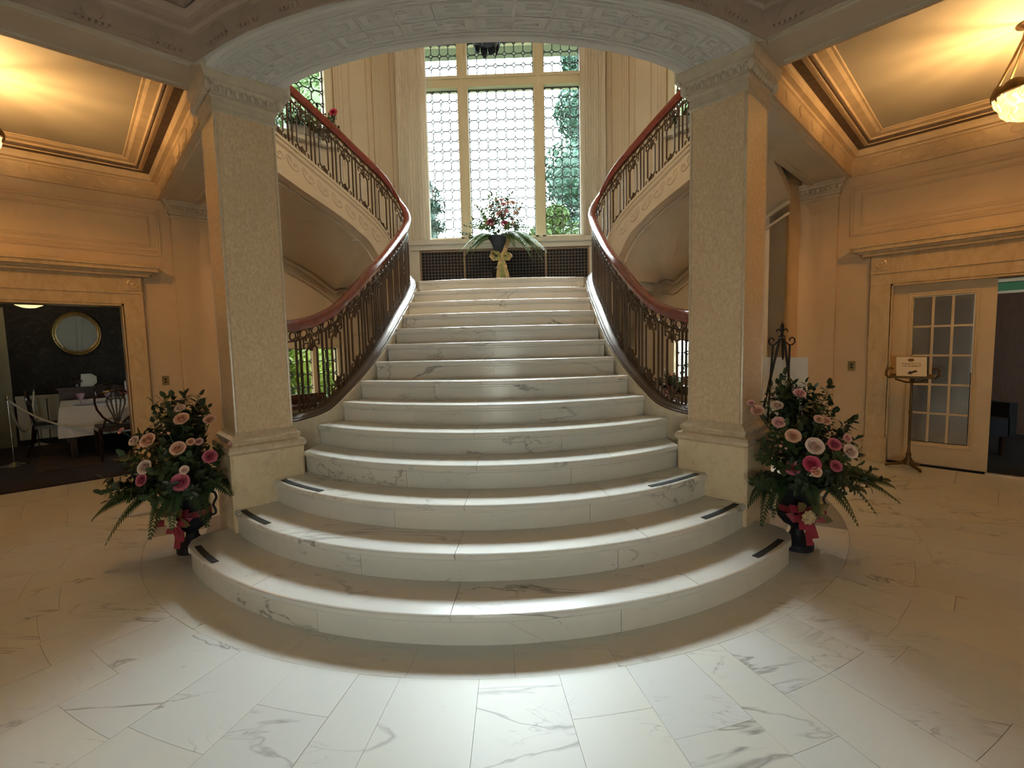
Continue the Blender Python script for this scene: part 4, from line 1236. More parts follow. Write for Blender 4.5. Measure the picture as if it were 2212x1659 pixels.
# ------------------------------------------------------------------ urns and flowers
def rose_mesh(nm, seed):
    R = random.Random(seed); b = MB()
    for ring, (np_, rad, h, tilt) in enumerate(((3, .22, .95, -.10), (4, .42, .92, .12), (5, .66, .78, .42), (6, .92, .52, .85))):
        for k in range(np_):
            a0 = 2*PI*k/np_+ring*.7+R.uniform(-.15, .15); wd = PI/np_*1.45
            rows = []
            for i in range(4):
                v = i/3; row = []
                for j in range(5):
                    u = (j/4-.5)*2
                    rr = rad*(.35+.65*v**.8)+.10*rad*tilt*v*v+.05*abs(u)*rad*v
                    zz = h*(v-.12*u*u*v)-.10*tilt*v*v-.25+.05*R.uniform(-1, 1)*v
                    a = a0+u*wd*(.55+.45*v)
                    if i == 3: rr += .10*tilt
                    row.append((rr*math.cos(a), rr*math.sin(a), zz*.75))
                rows.append(row)
            b.grid(rows)
    b.lathe([(.02, -.35), (.2, -.3), (.32, -.12), (.3, .1), (.02, .25)], 8)
    return b.mesh(nm, True, False, 60)
ROSES = [rose_mesh('rose', 1), rose_mesh('rose', 5), rose_mesh('rose', 9)]
def bud_mesh():
    b = MB(); b.lathe([(.05, -.6), (.45, -.35), (.6, .1), (.4, .7), (.05, 1.1)], 8); return b.mesh('rosebud', True)
BUD = bud_mesh()
def leaf_add(b, base, d, up, L, wd):
    d = Vector(d).normalized(); up = Vector(up); sd = d.cross(up)
    if sd.length < 1e-4: sd = d.cross(Vector((1, 0, 0)))
    sd.normalize(); nn = sd.cross(d)
    B = Vector(base)
    p = [B, B+d*L*.35+sd*wd*.5+nn*L*.05, B+d*L*.75+sd*wd*.36-nn*L*.02, B+d*L-nn*L*.12, B+d*L*.75-sd*wd*.36-nn*L*.02, B+d*L*.35-sd*wd*.5+nn*L*.05, B+d*L*.55-nn*L*.03]
    b.add(p, [(0, 1, 6), (1, 2, 6), (2, 3, 6), (3, 4, 6), (4, 5, 6), (5, 0, 6)])
def sprig_mesh(seed, nl=14):
    """a stem along +Z, length 1, with leaves"""
    R = random.Random(seed); b = MB(); pts = [Vector((.06*math.sin(i*1.1+seed), .06*math.cos(i*.9+seed*2), i/5)) for i in range(6)]
    b.tube(pts, [.014, .013, .012, .010, .008, .004], 4)
    for k in range(nl):
        f = .28+.72*k/(nl-1); a = k*2.4+R.uniform(-.4, .4)
        i = min(4, int(f*5)); B = pts[i].lerp(pts[i+1], f*5-i) if f < 1 else pts[5]
        d = Vector((math.cos(a), math.sin(a), R.uniform(.0, .7))) if f < .98 else Vector((.2, .1, 1))
        leaf_add(b, B, d, (0, 0, 1), R.uniform(.15, .21), R.uniform(.10, .14))
    return b.mesh('leaf_sprig', False, False)
SPRIGS = [sprig_mesh(i) for i in range(5)]
def fern_mesh(seed, L=1.0, droop=.5):
    R = random.Random(seed); b = MB(); n = 26; pts = []
    for i in range(n+1):
        f = i/n; pts.append(Vector((f*L*(1-.12*f), 0, .18*math.sin(f*PI*.7)-droop*f*f)))
    b.tube(pts, [.009*(1-.8*i/n) for i in range(n+1)], 4)
    for i in range(3, n):
        f = i/n; T = (pts[i+1]-pts[i]).normalized(); w_ = .27*math.sin(PI*(f**.75)*.92+.12)
        for sg in (-1, 1):
            d = (T*.55+Vector((0, sg, 0))-Vector((0, 0, .25))).normalized()
            B = pts[i]; tip = B+d*w_-Vector((0, 0, w_*.15)); wd = .034
            b.add([B, B+d*w_*.3+T*wd, B+d*w_*.65+T*wd*.75, tip, B+d*w_*.65-T*wd*.6, B+d*w_*.3-T*wd*.8], [(0, 1, 2), (0, 2, 3), (0, 3, 4), (0, 4, 5)])
    return b.mesh('fern_frond', False, False)
FERNS = [fern_mesh(1, 1, .55), fern_mesh(2, 1, .95), fern_mesh(3, 1, .25)]
def orient(z, loc, sc, roll=0.0):
    q = Vector(z).normalized().to_track_quat('Z', 'Y').to_matrix().to_4x4()
    return Matrix.Translation(loc) @ q @ Matrix.Rotation(roll, 4, 'Z') @ Matrix.Diagonal((sc, sc, sc, 1))
def urn(name, label, loc, group, scale=1.0):
    t = thing(name, label, 'urn', loc, group); x, y, z0 = loc
    prof = [(.001, 0), (.105, 0), (.105, .045), (.095, .052), (.088, .062), (.060, .085), (.042, .120), (.040, .145), (.052, .160), (.095, .185), (.128, .225), (.136, .262), (.130, .300), (.118, .335), (.118, .37), (.128, .41), (.150, .445), (.182, .468), (.186, .480), (.176, .486), (.140, .462), (.11, .40), (.001, .38)]
    MB().lathe([(r*scale, z*scale) for r, z in prof], 36, loc).obj('body', 'black_urn', t, True)
    for sg in (-1, 1):
        pts = [(x+sg*scale*u, y, z0+scale*v) for u, v in ((.165, .452), (.195, .44), (.205, .405), (.190, .375), (.178, .345), (.192, .312), (.190, .285), (.165, .272), (.130, .285))]
        MB().tube(catmull(pts, 5), .0085*scale, 6).obj('handle', 'black_urn', t, True)
    return t
def ribbon(b, pts, w0, w1=None, side=(1, 0, 0)):
    """flat strap along pts with thickness"""
    w1 = w1 or w0; S = Vector(side).normalized(); n = len(pts); rows = []
    for i, p in enumerate(pts):
        p = Vector(p); t = (Vector(pts[min(i+1, n-1)])-Vector(pts[max(i-1, 0)])).normalized(); sd = (S-t*S.dot(t)).normalized(); nn = t.cross(sd)*.0015
        w_ = w0+(w1-w0)*i/(n-1)
        rows.append([p-sd*w_/2-nn, p+sd*w_/2-nn, p+sd*w_/2+nn, p-sd*w_/2+nn])
    b.loft(rows)
def bouquet(name, label, loc, roses, ferns, n_sprigs, rad, top, seed, group, leafmats=('leaf_dark', 'leaf_dark', 'leaf_mid'), fernmat='fern_green', zmin=.50, spr=(.20, .34), cz=.74):
    """flower arrangement standing in an urn at loc; roses (dx, dy, z, r, colour)"""
    x, y, z0 = loc; R = random.Random(seed)
    t = thing(name, label, 'flowers', (x, y, z0+.46), group)
    root = Vector((x, y, z0+.46))
    for dx, dy, z, r, col in roses:
        p = Vector((x+dx, y+dy*1.12-.03, z)); d = (p-root); d = (d.normalized()+Vector((-.05, -.75, .15))).normalized()
        small = r < .021
        o = link('rosebud' if small else 'rose', BUD if small else R.choice(ROSES), 'petal_'+col, t)
        o.matrix_basis = orient(d, p, r*((.98 if z0 < 1 else 1.25) if not small else .9), R.uniform(0, 6))
        q = root.lerp(p, .5)+Vector((0, 0, .05))
        MB().tube([root+(q-root)*.3, q, p-d*r*.3], .0035, 4).obj('stem', 'leaf_mid', t)
    for k in range(n_sprigs):
        # points spread through a cone that narrows upwards, most of them low
        while True:
            u = Vector((R.uniform(-1, 1), R.uniform(-1, 1), 0))
            if u.length < 1: break
        h = R.random()**1.5; rr = rad*(.74-.52*h); u.z = h
        zz = z0+.50+h*(top-z0-.62)
        p = Vector((x+u.x*rr, y+u.y*rr, zz))
        d = (p-root).normalized()+Vector((u.x*.6, u.y*.6, u.z*.5+.1)); L = R.uniform(*spr)
        tip = p+d.normalized()*L*.75
        if z0 < 1 and min(abs(p.x)-p.y, abs(tip.x)-tip.y) < -1.34 and p.z < 1.0: continue
        o = link('leaf_sprig', R.choice(SPRIGS), R.choice(leafmats), t)
        o.matrix_basis = orient(d, p-d.normalized()*L*.35, L, R.uniform(0, 6))
    for az, L, roll, v, el in ferns:
        o = link('fern_frond', FERNS[v], fernmat, t)
        o.matrix_basis = Matrix.Translation((x+.08*math.cos(az), y+.08*math.sin(az), z0+zmin)) @ Matrix.Rotation(az, 4, 'Z') @ Matrix.Rotation(-el, 4, 'Y') @ Matrix.Rotation(roll, 4, 'X') @ Matrix.Scale(L, 4)
    return t
RB = [(-0.083, -0.085, 1.122, 0.038, 'pink'), (-0.335, -0.04, 1.003, 0.041, 'peach'), (-0.203, -0.04, 1.036, 0.037, 'cream'), (-0.255, -0.15, 0.939, 0.04, 'pink'), (-0.21, -0.227, 0.864, 0.045, 'peach'), (-0.102, -0.271, 0.807, 0.053, 'cream'), (0.014, -0.277, 0.817, 0.04, 'rose'), (0.122, -0.269, 0.769, 0.045, 'cream'), (0.103, -0.266, 0.851, 0.026, 'pink'), (-0.212, -0.234, 0.656, 0.043, 'rose'), (-0.115, -0.268, 0.69, 0.051, 'red'), (-0.101, -0.29, 0.647, 0.032, 'peach'), (0.03, -0.276, 0.678, 0.036, 'rose'), (-0.058, -0.239, 0.972, 0.03, 'peach'), (-0.019, -0.246, 0.962, 0.03, 'peach'), (-0.333, -0.091, 0.764, 0.018, 'peach'), (-0.271, -0.2, 0.794, 0.02, 'peach'), (-0.248, -0.22, 0.783, 0.016, 'pink'), (-0.286, -0.04, 1.098, 0.018, 'peach'), (-0.379, -0.04, 1.056, 0.025, 'pink')]
LB = [(0.144, -0.154, 1.029, 0.047, 'peach'), (0.253, -0.04, 1.001, 0.04, 'peach'), (-0.006, -0.263, 0.906, 0.05, 'peach'), (0.177, -0.241, 0.842, 0.048, 'peach'), (0.085, -0.091, 1.095, 0.035, 'cream'), (0.114, -0.233, 0.946, 0.018, 'peach'), (-0.107, -0.257, 0.903, 0.035, 'cream'), (0.294, -0.115, 0.75, 0.046, 'rose'), (-0.028, -0.279, 0.727, 0.048, 'cream'), (-0.068, -0.269, 0.637, 0.041, 'rose'), (0.171, -0.237, 0.608, 0.057, 'rose'), (0.205, -0.236, 0.692, 0.029, 'cream'), (0.401, -0.04, 0.824, 0.021, 'pink'), (0.23, -0.194, 0.876, 0.027, 'peach'), (-0.228, -0.219, 0.966, 0.022, 'pink'), (0.257, -0.158, 0.868, 0.027, 'pink')]
UR, UL = (2.22, 3.27, 0), (-2.24, 3.33, 0)
def urn_ribbon(t, loc, sgn, cx):
    x, y, _ = loc
    # band round the waist
    rows = []
    for k in range(36):
        a = 2*PI*k/36; rows.append([(x+r*math.cos(a), y+r*math.sin(a), z) for r, z in ((.1335, .282), (.138, .282), (.134, .325), (.1265, .325))])
    MB().loft(rows, closed=True).obj('ribbon_band', 'ribbon_red', t, True)
    bx, by, bz = x+cx, y-.15, .30
    def arc(pts): return [(bx+a, by+c, bz+b_) for a, b_, c in pts]
    for sg in (-1, 1):      # loops of the bow
        b = MB(); ribbon(b, arc([(0, 0, 0), (sg*.05, .035, -.01), (sg*.105, .045, -.015), (sg*.125, .015, -.03), (sg*.10, -.02, -.045), (sg*.04, -.02, -.03), (0, 0, -.01)]), .05, .05, (0, .3, 1)); b.obj('bow_loop', 'ribbon_red', t, True)
    for tail, L in ((( -.03, -.10), .05), ((.05, -.16), .055), ((.02, -.21), .045)):
        b = MB(); ribbon(b, arc([(0, 0, -.01), (tail[0]*.4, tail[1]*.3, -.03), (tail[0]*.9, tail[1]*.65, -.015), (tail[0], tail[1], -.035)]), .035, L, (1, 0, 0)); b.obj('bow_tail', 'ribbon_red', t, True)
    b = MB()
    R = random.Random(4)
    for k in range(9):
        a = k*2*PI/9; leaf_add(b, (bx, by-.035, bz-.01), (math.cos(a), -.35, math.sin(a)), (0, -1, 0), .055, .045)
    b.ell((bx, by-.035, bz-.01), .018, .012, .018, 8, 5)
    b.obj('dried_flower', 'burlap_flower', t)
    for dx, dz, L in ((-.05, .06, .12), (.06, .05, .13), (.10, -.02, .12)):
        b = MB(); leaf_add(b, (bx+dx*.4, by-.02, bz+dz*.4), (dx, -.25*.2, dz), (0, -1, 0), L, .07); b.obj('dried_leaf', 'dry_leaf', t)
tR = urn('flower_urn', 'black two-handled urn on the floor beside the right column', UR, 'black urns')
urn_ribbon(tR, UR, 1, -.04)
tL = urn('flower_urn', 'black two-handled urn on the floor beside the left column', UL, 'black urns')
urn_ribbon(tL, UL, -1, .0)
D = math.radians
bouquet('rose_arrangement', 'arrangement of pink and peach roses in the urn at the right column', UR, RB,
        [(D(-20), .52, .3, 0, .35), (D(-38), .50, -.2, 0, .30), (D(-8), .44, .1, 1, .2), (D(-100), .26, 0, 1, .1), (D(185), .34, 0, 1, .1), (D(200), .36, .2, 1, .0), (D(-60), .32, 0, 1, .1), (D(60), .4, 0, 0, .3), (D(150), .34, .3, 1, .2), (D(-150), .30, .2, 1, .1)],
        210, .42, 1.15, 21, 'rose arrangements')
bouquet('rose_arrangement', 'arrangement of peach and deep pink roses in the urn at the left column', UL, LB,
        [(D(195), .52, .1, 0, .15), (D(212), .54, -.2, 0, .10), (D(176), .44, .2, 0, .1), (D(228), .44, 0, 1, .1), (D(-92), .34, 0, 1, .0), (D(-75), .30, .1, 1, .05), (D(-22), .42, 0, 0, .35), (D(-5), .44, .1, 0, .3), (D(-42), .38, 0, 1, .25), (D(90), .4, 0, 0, .3)],
        210, .42, 1.12, 22, 'rose arrangements')
# long outreaching sprigs are part of each arrangement: pale drooping catkins on the right one
# landing urn
UMloc = (-.05, 7.18, LAND+.26)
pd = thing('urn_pedestal', 'low marble pedestal under the landing urn', 'pedestal', (-.05, 7.18, LAND))
b = MB(); b.box(-.19, .09, 7.04, 7.32, LAND, LAND+.05); b.box(-.165, .065, 7.065, 7.295, LAND+.05, LAND+.22); b.box(-.18, .08, 7.05, 7.31, LAND+.22, LAND+.26); b.obj('block', 'void_dark', pd)
tM = thing('landing_urn', 'black tapered urn on the landing before the great window', 'urn', UMloc)
prof = [(.001, 0), (.09, 0), (.09, .03), (.05, .06), (.032, .11), (.035, .16), (.06, .24), (.10, .36), (.135, .44), (.165, .475), (.17, .50), (.155, .505), (.12, .44), (.001, .40)]
MB().lathe(prof, 32, UMloc).obj('body', 'black_urn', tM, True)
x, y, z = UMloc
bx, by, bz = x+.03, y-.16, z+.18
def arcs(pts): return [(bx+a, by+c, bz+b_) for a, b_, c in pts]
for sg, mt in ((-1, 'ribbon_gold'), (1, 'ribbon_gold'), (-1, 'ribbon_green'), (1, 'ribbon_green')):
    k = .8 if mt == 'ribbon_green' else 1.0
    b = MB(); ribbon(b, arcs([(0, 0, 0), (sg*.06*k, .05, -.01), (sg*.13*k, .06 if sg < 0 else .02, -.015), (sg*.15*k, .01, -.035), (sg*.11*k, -.045, -.05), (sg*.04, -.03, -.035), (0, 0, -.01)]), .06, .06, (0, .3, 1)); b.obj('bow_loop', mt, tM, True)
for dx, dz, mt, w_ in ((-.06, -.38, 'ribbon_gold', .06), (.10, -.40, 'ribbon_gold', .065), (.03, -.40, 'ribbon_green', .05), (.0, -.40, 'ribbon_green', .045)):
    b = MB(); ribbon(b, arcs([(0, 0, -.012), (dx*.5, dz*.3, -.03), (dx*.8, dz*.65, -.015), (dx, dz, -.03)]), .045, w_, (1, 0, 0)); b.obj('bow_tail', mt, tM, True)
b = MB(); ribbon(b, arcs([(.01, 0, -.012), (.06, .10, .0), (.10, .20, .02), (.12, .30, .05)]), .06, .07, (1, 0, 0)); b.obj('bow_tail', 'ribbon_gold', tM, True)
MBQ = [(-0.027, -.1, 3.639, .025, 'cream'), (0.056, -.1, 3.637, .028, 'pink'), (-0.104, -.1, 3.551, .033, 'cream'), (0.084, -.1, 3.574, .039, 'pink'), (0.218, -.1, 3.598, .039, 'cream'), (0.149, -.1, 3.60, .033, 'cream'), (0.305, -.1, 3.495, .028, 'cream'), (0.102, -.12, 3.472, .045, 'pink'), (0.046, -.16, 3.416, .056, 'pink'), (0.203, -.1, 3.363, .028, 'pink'), (-0.105, -.14, 3.319, .05, 'rose'), (-0.155, -.1, 3.321, .033, 'pink'), (0.102, -.14, 3.284, .047, 'rose'), (0.259, -.1, 3.448, .033, 'cream'), (0.231, -.1, 3.271, .033, 'pink'), (0.009, -.1, 3.538, .028, 'cream')]
bouquet('landing_flowers', 'tall loose arrangement of pale roses and ferns before the window', (UMloc[0], UMloc[1], UMloc[2]+.03), MBQ,
        [(D(-15), .62, 0, 1, .35), (D(-30), .64, .2, 1, .3), (D(-45), .55, 0, 1, .25), (D(5), .58, 0, 1, .3), (D(-5), .6, .3, 1, .15), (D(-22), .5, -.2, 1, .05), (D(12), .5, .2, 1, .1), (D(200), .52, 0, 1, .3), (D(215), .5, 0, 1, .2), (D(180), .5, 0, 1, .15), (D(190), .42, .2, 1, .0), (D(-60), .4, 0, 1, .2)],
        95, .60, 3.78, 23, None, ('leaf_mid', 'leaf_mid', 'fern_light'), 'fern_light', .46, (.16, .28), .72)
# flower boxes on the window ledges
def ledge_flowers(s, label, zl, roses, pq, n, seed, rad=.34, hh=.45):
    x, y = XY(s, *pq)
    t = thing('ledge_planter', label, 'planter', (x, y, zl), 'ledge planters')
    b = MB(); b.pq(s, pq[0]-.10, pq[0]+.10, pq[1]-.40, pq[1]+.40, zl, zl+.12); b.obj('trough', 'outdoor_stone' if zl > 3 else 'black_urn', t)
    R = random.Random(seed)
    for k in range(n):
        a = R.uniform(-1, 1); q = pq[1]+a*.42; px, py = XY(s, pq[0]-R.uniform(0, .18), q)
        L = R.uniform(.16, .30); d = Vector((a*s*-.5, -.5, R.uniform(-.2, 1)))
        o = link('leaf_sprig', R.choice(SPRIGS), R.choice(('leaf_dark', 'leaf_mid')), t); o.matrix_basis = orient(d, (px, py, zl+.10), L, R.uniform(0, 6))
    for q, dz, r, col in roses:
        px, py = XY(s, pq[0]-.14, q); o = link('rose', ROSES[0], 'petal_'+col, t); o.matrix_basis = orient((0, -1, .3), (px, py, zl+dz), r, R.uniform(0, 6))
ledge_flowers(-1, 'planter of dark foliage and a crimson rose on the upper left ledge', 4.451, [(4.45, .40, .055, 'red'), (3.5, .33, .05, 'red')], (9.28, 4.0), 46, 31)
ledge_flowers(1, 'planter of foliage on the upper right window ledge', 4.451, [(3.6, .3, .05, 'rose')], (9.28, 3.9), 30, 32)
ledge_flowers(1, 'pot of pink roses on the low right window sill', .741, [(4.28, .24, .06, 'pink'), (4.36, .15, .05, 'rose'), (4.02, .2, .06, 'pink'), (4.5, .2, .05, 'peach'), (4.44, .02, .05, 'pink')], (9.26, 4.15), 26, 33)
# bench under the low left window
t = thing('window_bench', 'dark wooden bench under the low left window', 'bench', (*XY(-1, 9.1, 3.4), 0))
b = MB(); b.pq(-1, 8.85, 9.3, 2.7, 4.0, .70, .75); b.obj('seat', 'sideboard_wood', t)
for q in (2.8, 3.9):
    for p in (8.9, 9.25):
        b = MB(); b.pq(-1, p-.03, p+.03, q-.04, q+.04, 0, .70); b.obj('leg', 'sideboard_wood', t)
b = MB(); b.pq(-1, 9.24, 9.3, 2.7, 4.0, .75, .88); b.obj('back', 'sideboard_wood', t)

# ------------------------------------------------------------------ easel with a blank board
ex, ey = 2.84, 4.66
t = thing('display_easel', 'black iron easel with a fleur-de-lis top beside the right column', 'easel', (ex, ey, 0))
U = Vector((S2, -S2, 0)); Fw = Vector((-S2, -S2, 0)); E0 = Vector((ex, ey, 0))
def EP(u, f, z): return tuple(E0+U*u+Fw*f+Vector((0, 0, z)))
MB().tube([EP(-.26, .16, 0), EP(-.02, 0, 1.50)], .011, 6).obj('leg', 'black_iron', t, True)
MB().tube([EP(.26, .16, 0), EP(.02, 0, 1.50)], .011, 6).obj('leg', 'black_iron', t, True)
MB().tube([EP(-.05, -.42, 0), EP(0, -.01, 1.50)], .011, 6).obj('leg', 'black_iron', t, True)
for sg in (-1, 1):
    MB().tube([EP(sg*.085, .10, .62), EP(sg*.075, .02, 1.43)], .009, 6).obj('upright', 'black_iron', t, True)
    pts = [EP(sg*u, .01, z) for u, z in ((.015, 1.50), (.035, 1.465), (.065, 1.435), (.095, 1.435), (.115, 1.46), (.112, 1.495), (.090, 1.508), (.072, 1.495), (.070, 1.475))]
    MB().tube(pts, .007, 6).obj('scroll', 'black_iron', t, True)
b = MB(); pr = [(.002, 1.66), (.018, 1.625), (.020, 1.60), (.012, 1.575), (.010, 1.56), (.014, 1.545), (.014, 1.525), (.008, 1.515), (.008, 1.49)]
b.lathe2([(r/.02, z) for r, z in pr], (ex, ey, 0), .02, .012, 1, 10)
for sg in (-1, 1):
    b.tube([EP(sg*u, 0, z) for u, z in ((.005, 1.565), (.018, 1.585), (.036, 1.590), (.048, 1.575), (.046, 1.555))], [.008, .008, .008, .007, .003], 6)
    b.tube([EP(sg*u, 0, z) for u, z in ((.008, 1.53), (.024, 1.512), (.034, 1.525))], [.007, .006, .003], 6)
b.obj('fleur_de_lis', 'black_iron', t, True)
MB().tube([EP(-.24, .13, .68), EP(.24, .13, .68)], .010, 6).obj('ledge', 'black_iron', t, True)
for sg in (-1, 1): MB().tube([EP(sg*.14, .13, .68), EP(sg*.14, .19, .68), EP(sg*.14, .20, .71)], .008, 6).obj('hook', 'black_iron', t, True)
bd = MB(); bd.hexa([EP(-.215, -.04, .70), EP(.215, -.04, .70), EP(.215, -.03, .70), EP(-.215, -.03, .70)], [EP(-.215, -.07, 1.31), EP(.215, -.07, 1.31), EP(.215, -.06, 1.31), EP(-.215, -.06, 1.31)])
tag(bd.obj('notice_board', 'board_white'), 'blank white board propped on the black easel', 'board')

# ------------------------------------------------------------------ sign stand
sx, sy = XY(1, 9.86, .655)
t = thing('sign_stand', 'ornate brass pedestal stand before the glazed door', 'stand', (sx, sy, 0))
E0s = Vector((sx, sy, 0))
def SP(u, f, z): return tuple(E0s+U*u+Fw*f+Vector((0, 0, z)))
for k in range(3):
    a = k*2*PI/3+.4; d = (math.cos(a), math.sin(a))
    MB().tube([(sx+d[0]*r, sy+d[1]*r, z) for r, z in ((.02, .10), (.05, .065), (.10, .05), (.15, .04), (.185, .03), (.20, .018))], [.02, .022, .018, .016, .018, .014], 6).obj('foot', 'brass_dark', t, True)
MB().lathe([(.001, .05), (.045, .05), (.05, .09), (.03, .12), (.022, .15), (.028, .17), (.018, .19), (.013, .24), (.012, .62), (.018, .635), (.018, .65), (.012, .665), (.011, .98), (.02, 1.0), (.024, 1.02), (.001, 1.03)], 14, (sx, sy, 0)).obj('post', 'brass_dark', t, True)
b = MB(); b.hexa([SP(-.19, .10, 1.03), SP(.19, .10, 1.03), SP(.19, -.06, 1.05), SP(-.19, -.06, 1.05)], [SP(-.19, .10, 1.052), SP(.19, .10, 1.052), SP(.19, -.06, 1.072), SP(-.19, -.06, 1.072)]); b.obj('tray', 'brass_dark', t)
for sg in (-1, 1):
    MB().tube([SP(sg*u, f, z) for u, f, z in ((.13, .02, 1.05), (.19, .05, 1.03), (.225, .04, 1.06), (.225, .0, 1.11), (.195, -.03, 1.14), (.165, -.03, 1.13))], .012, 6).obj('scroll_arm', 'brass_dark', t, True)
MB().tube([SP(-.14, .06, 1.02), SP(-.05, .05, .985), SP(.05, .05, .985), SP(.14, .06, 1.02)], .010, 6).obj('apron', 'brass_dark', t, True)
def SG(u, v, lift=0.0):      # point on the tilted sign face
    c_, s_ = math.cos(.25), math.sin(.25)
    return tuple(E0s+U*u+Fw*(.075-v*s_+lift*c_)+Vector((0, 0, 1.055+v*c_+lift*s_)))
sg_ = thing('exit_sign', 'white card reading please exit in the basement, with an arrow', 'sign', SP(0, .07, 1.055))
W_, H_ = .128, .215
b = MB(); b.hexa([SG(-W_, 0, 0), SG(W_, 0, 0), SG(W_, 0, -.006), SG(-W_, 0, -.006)], [SG(-W_-.012, H_, 0), SG(W_-.012, H_, 0), SG(W_-.012, H_, -.006), SG(-W_-.012, H_, -.006)]); b.obj('card', 'sign_paper', sg_)
b = MB(); b.add([SG(-.012+.028*math.cos(k*PI/8), H_-.034+.018*math.sin(k*PI/8), .0012) for k in range(16)], [tuple(range(16))]); b.obj('emblem', 'ink_brown', sg_)
b = MB()
ar = [(.055, .050), (.038, .068), (-.004, .050), (-.010, .062), (-.032, .026), (.012, .018), (.004, .030)]
b.add([SG(u-.004, v, .0012) for u, v in ar], [tuple(range(7))]); b.obj('arrow', 'ink', sg_)
def text(body, parent, size, u, v, mat):
    cu = bpy.data.curves.new('lettering', 'FONT'); cu.body = body; cu.size = size; cu.align_x = 'CENTER'; cu.align_y = 'CENTER'; cu.offset = size*.012
    tmp = bpy.data.objects.new('tmp', cu); COL.objects.link(tmp)
    dg = bpy.context.evaluated_depsgraph_get(); me = bpy.data.meshes.new_from_object(tmp.evaluated_get(dg))
    bpy.data.objects.remove(tmp)
    X = Vector(SG(1, 0))-Vector(SG(0, 0)); Y = Vector(SG(0, 1))-Vector(SG(0, 0)); Zn = X.cross(Y).normalized()
    M = Matrix((X, Y, Zn)).transposed().to_4x4(); M.translation = Vector(SG(u, v, .0015))
    me.transform(M)
    me.materials.clear()
    return link('lettering', me, mat, parent)
text('PLEASE EXIT IN', sg_, .0235, -.006, .138, 'ink_brown')
text('THE BASEMENT', sg_, .0235, -.005, .112, 'ink_brown')

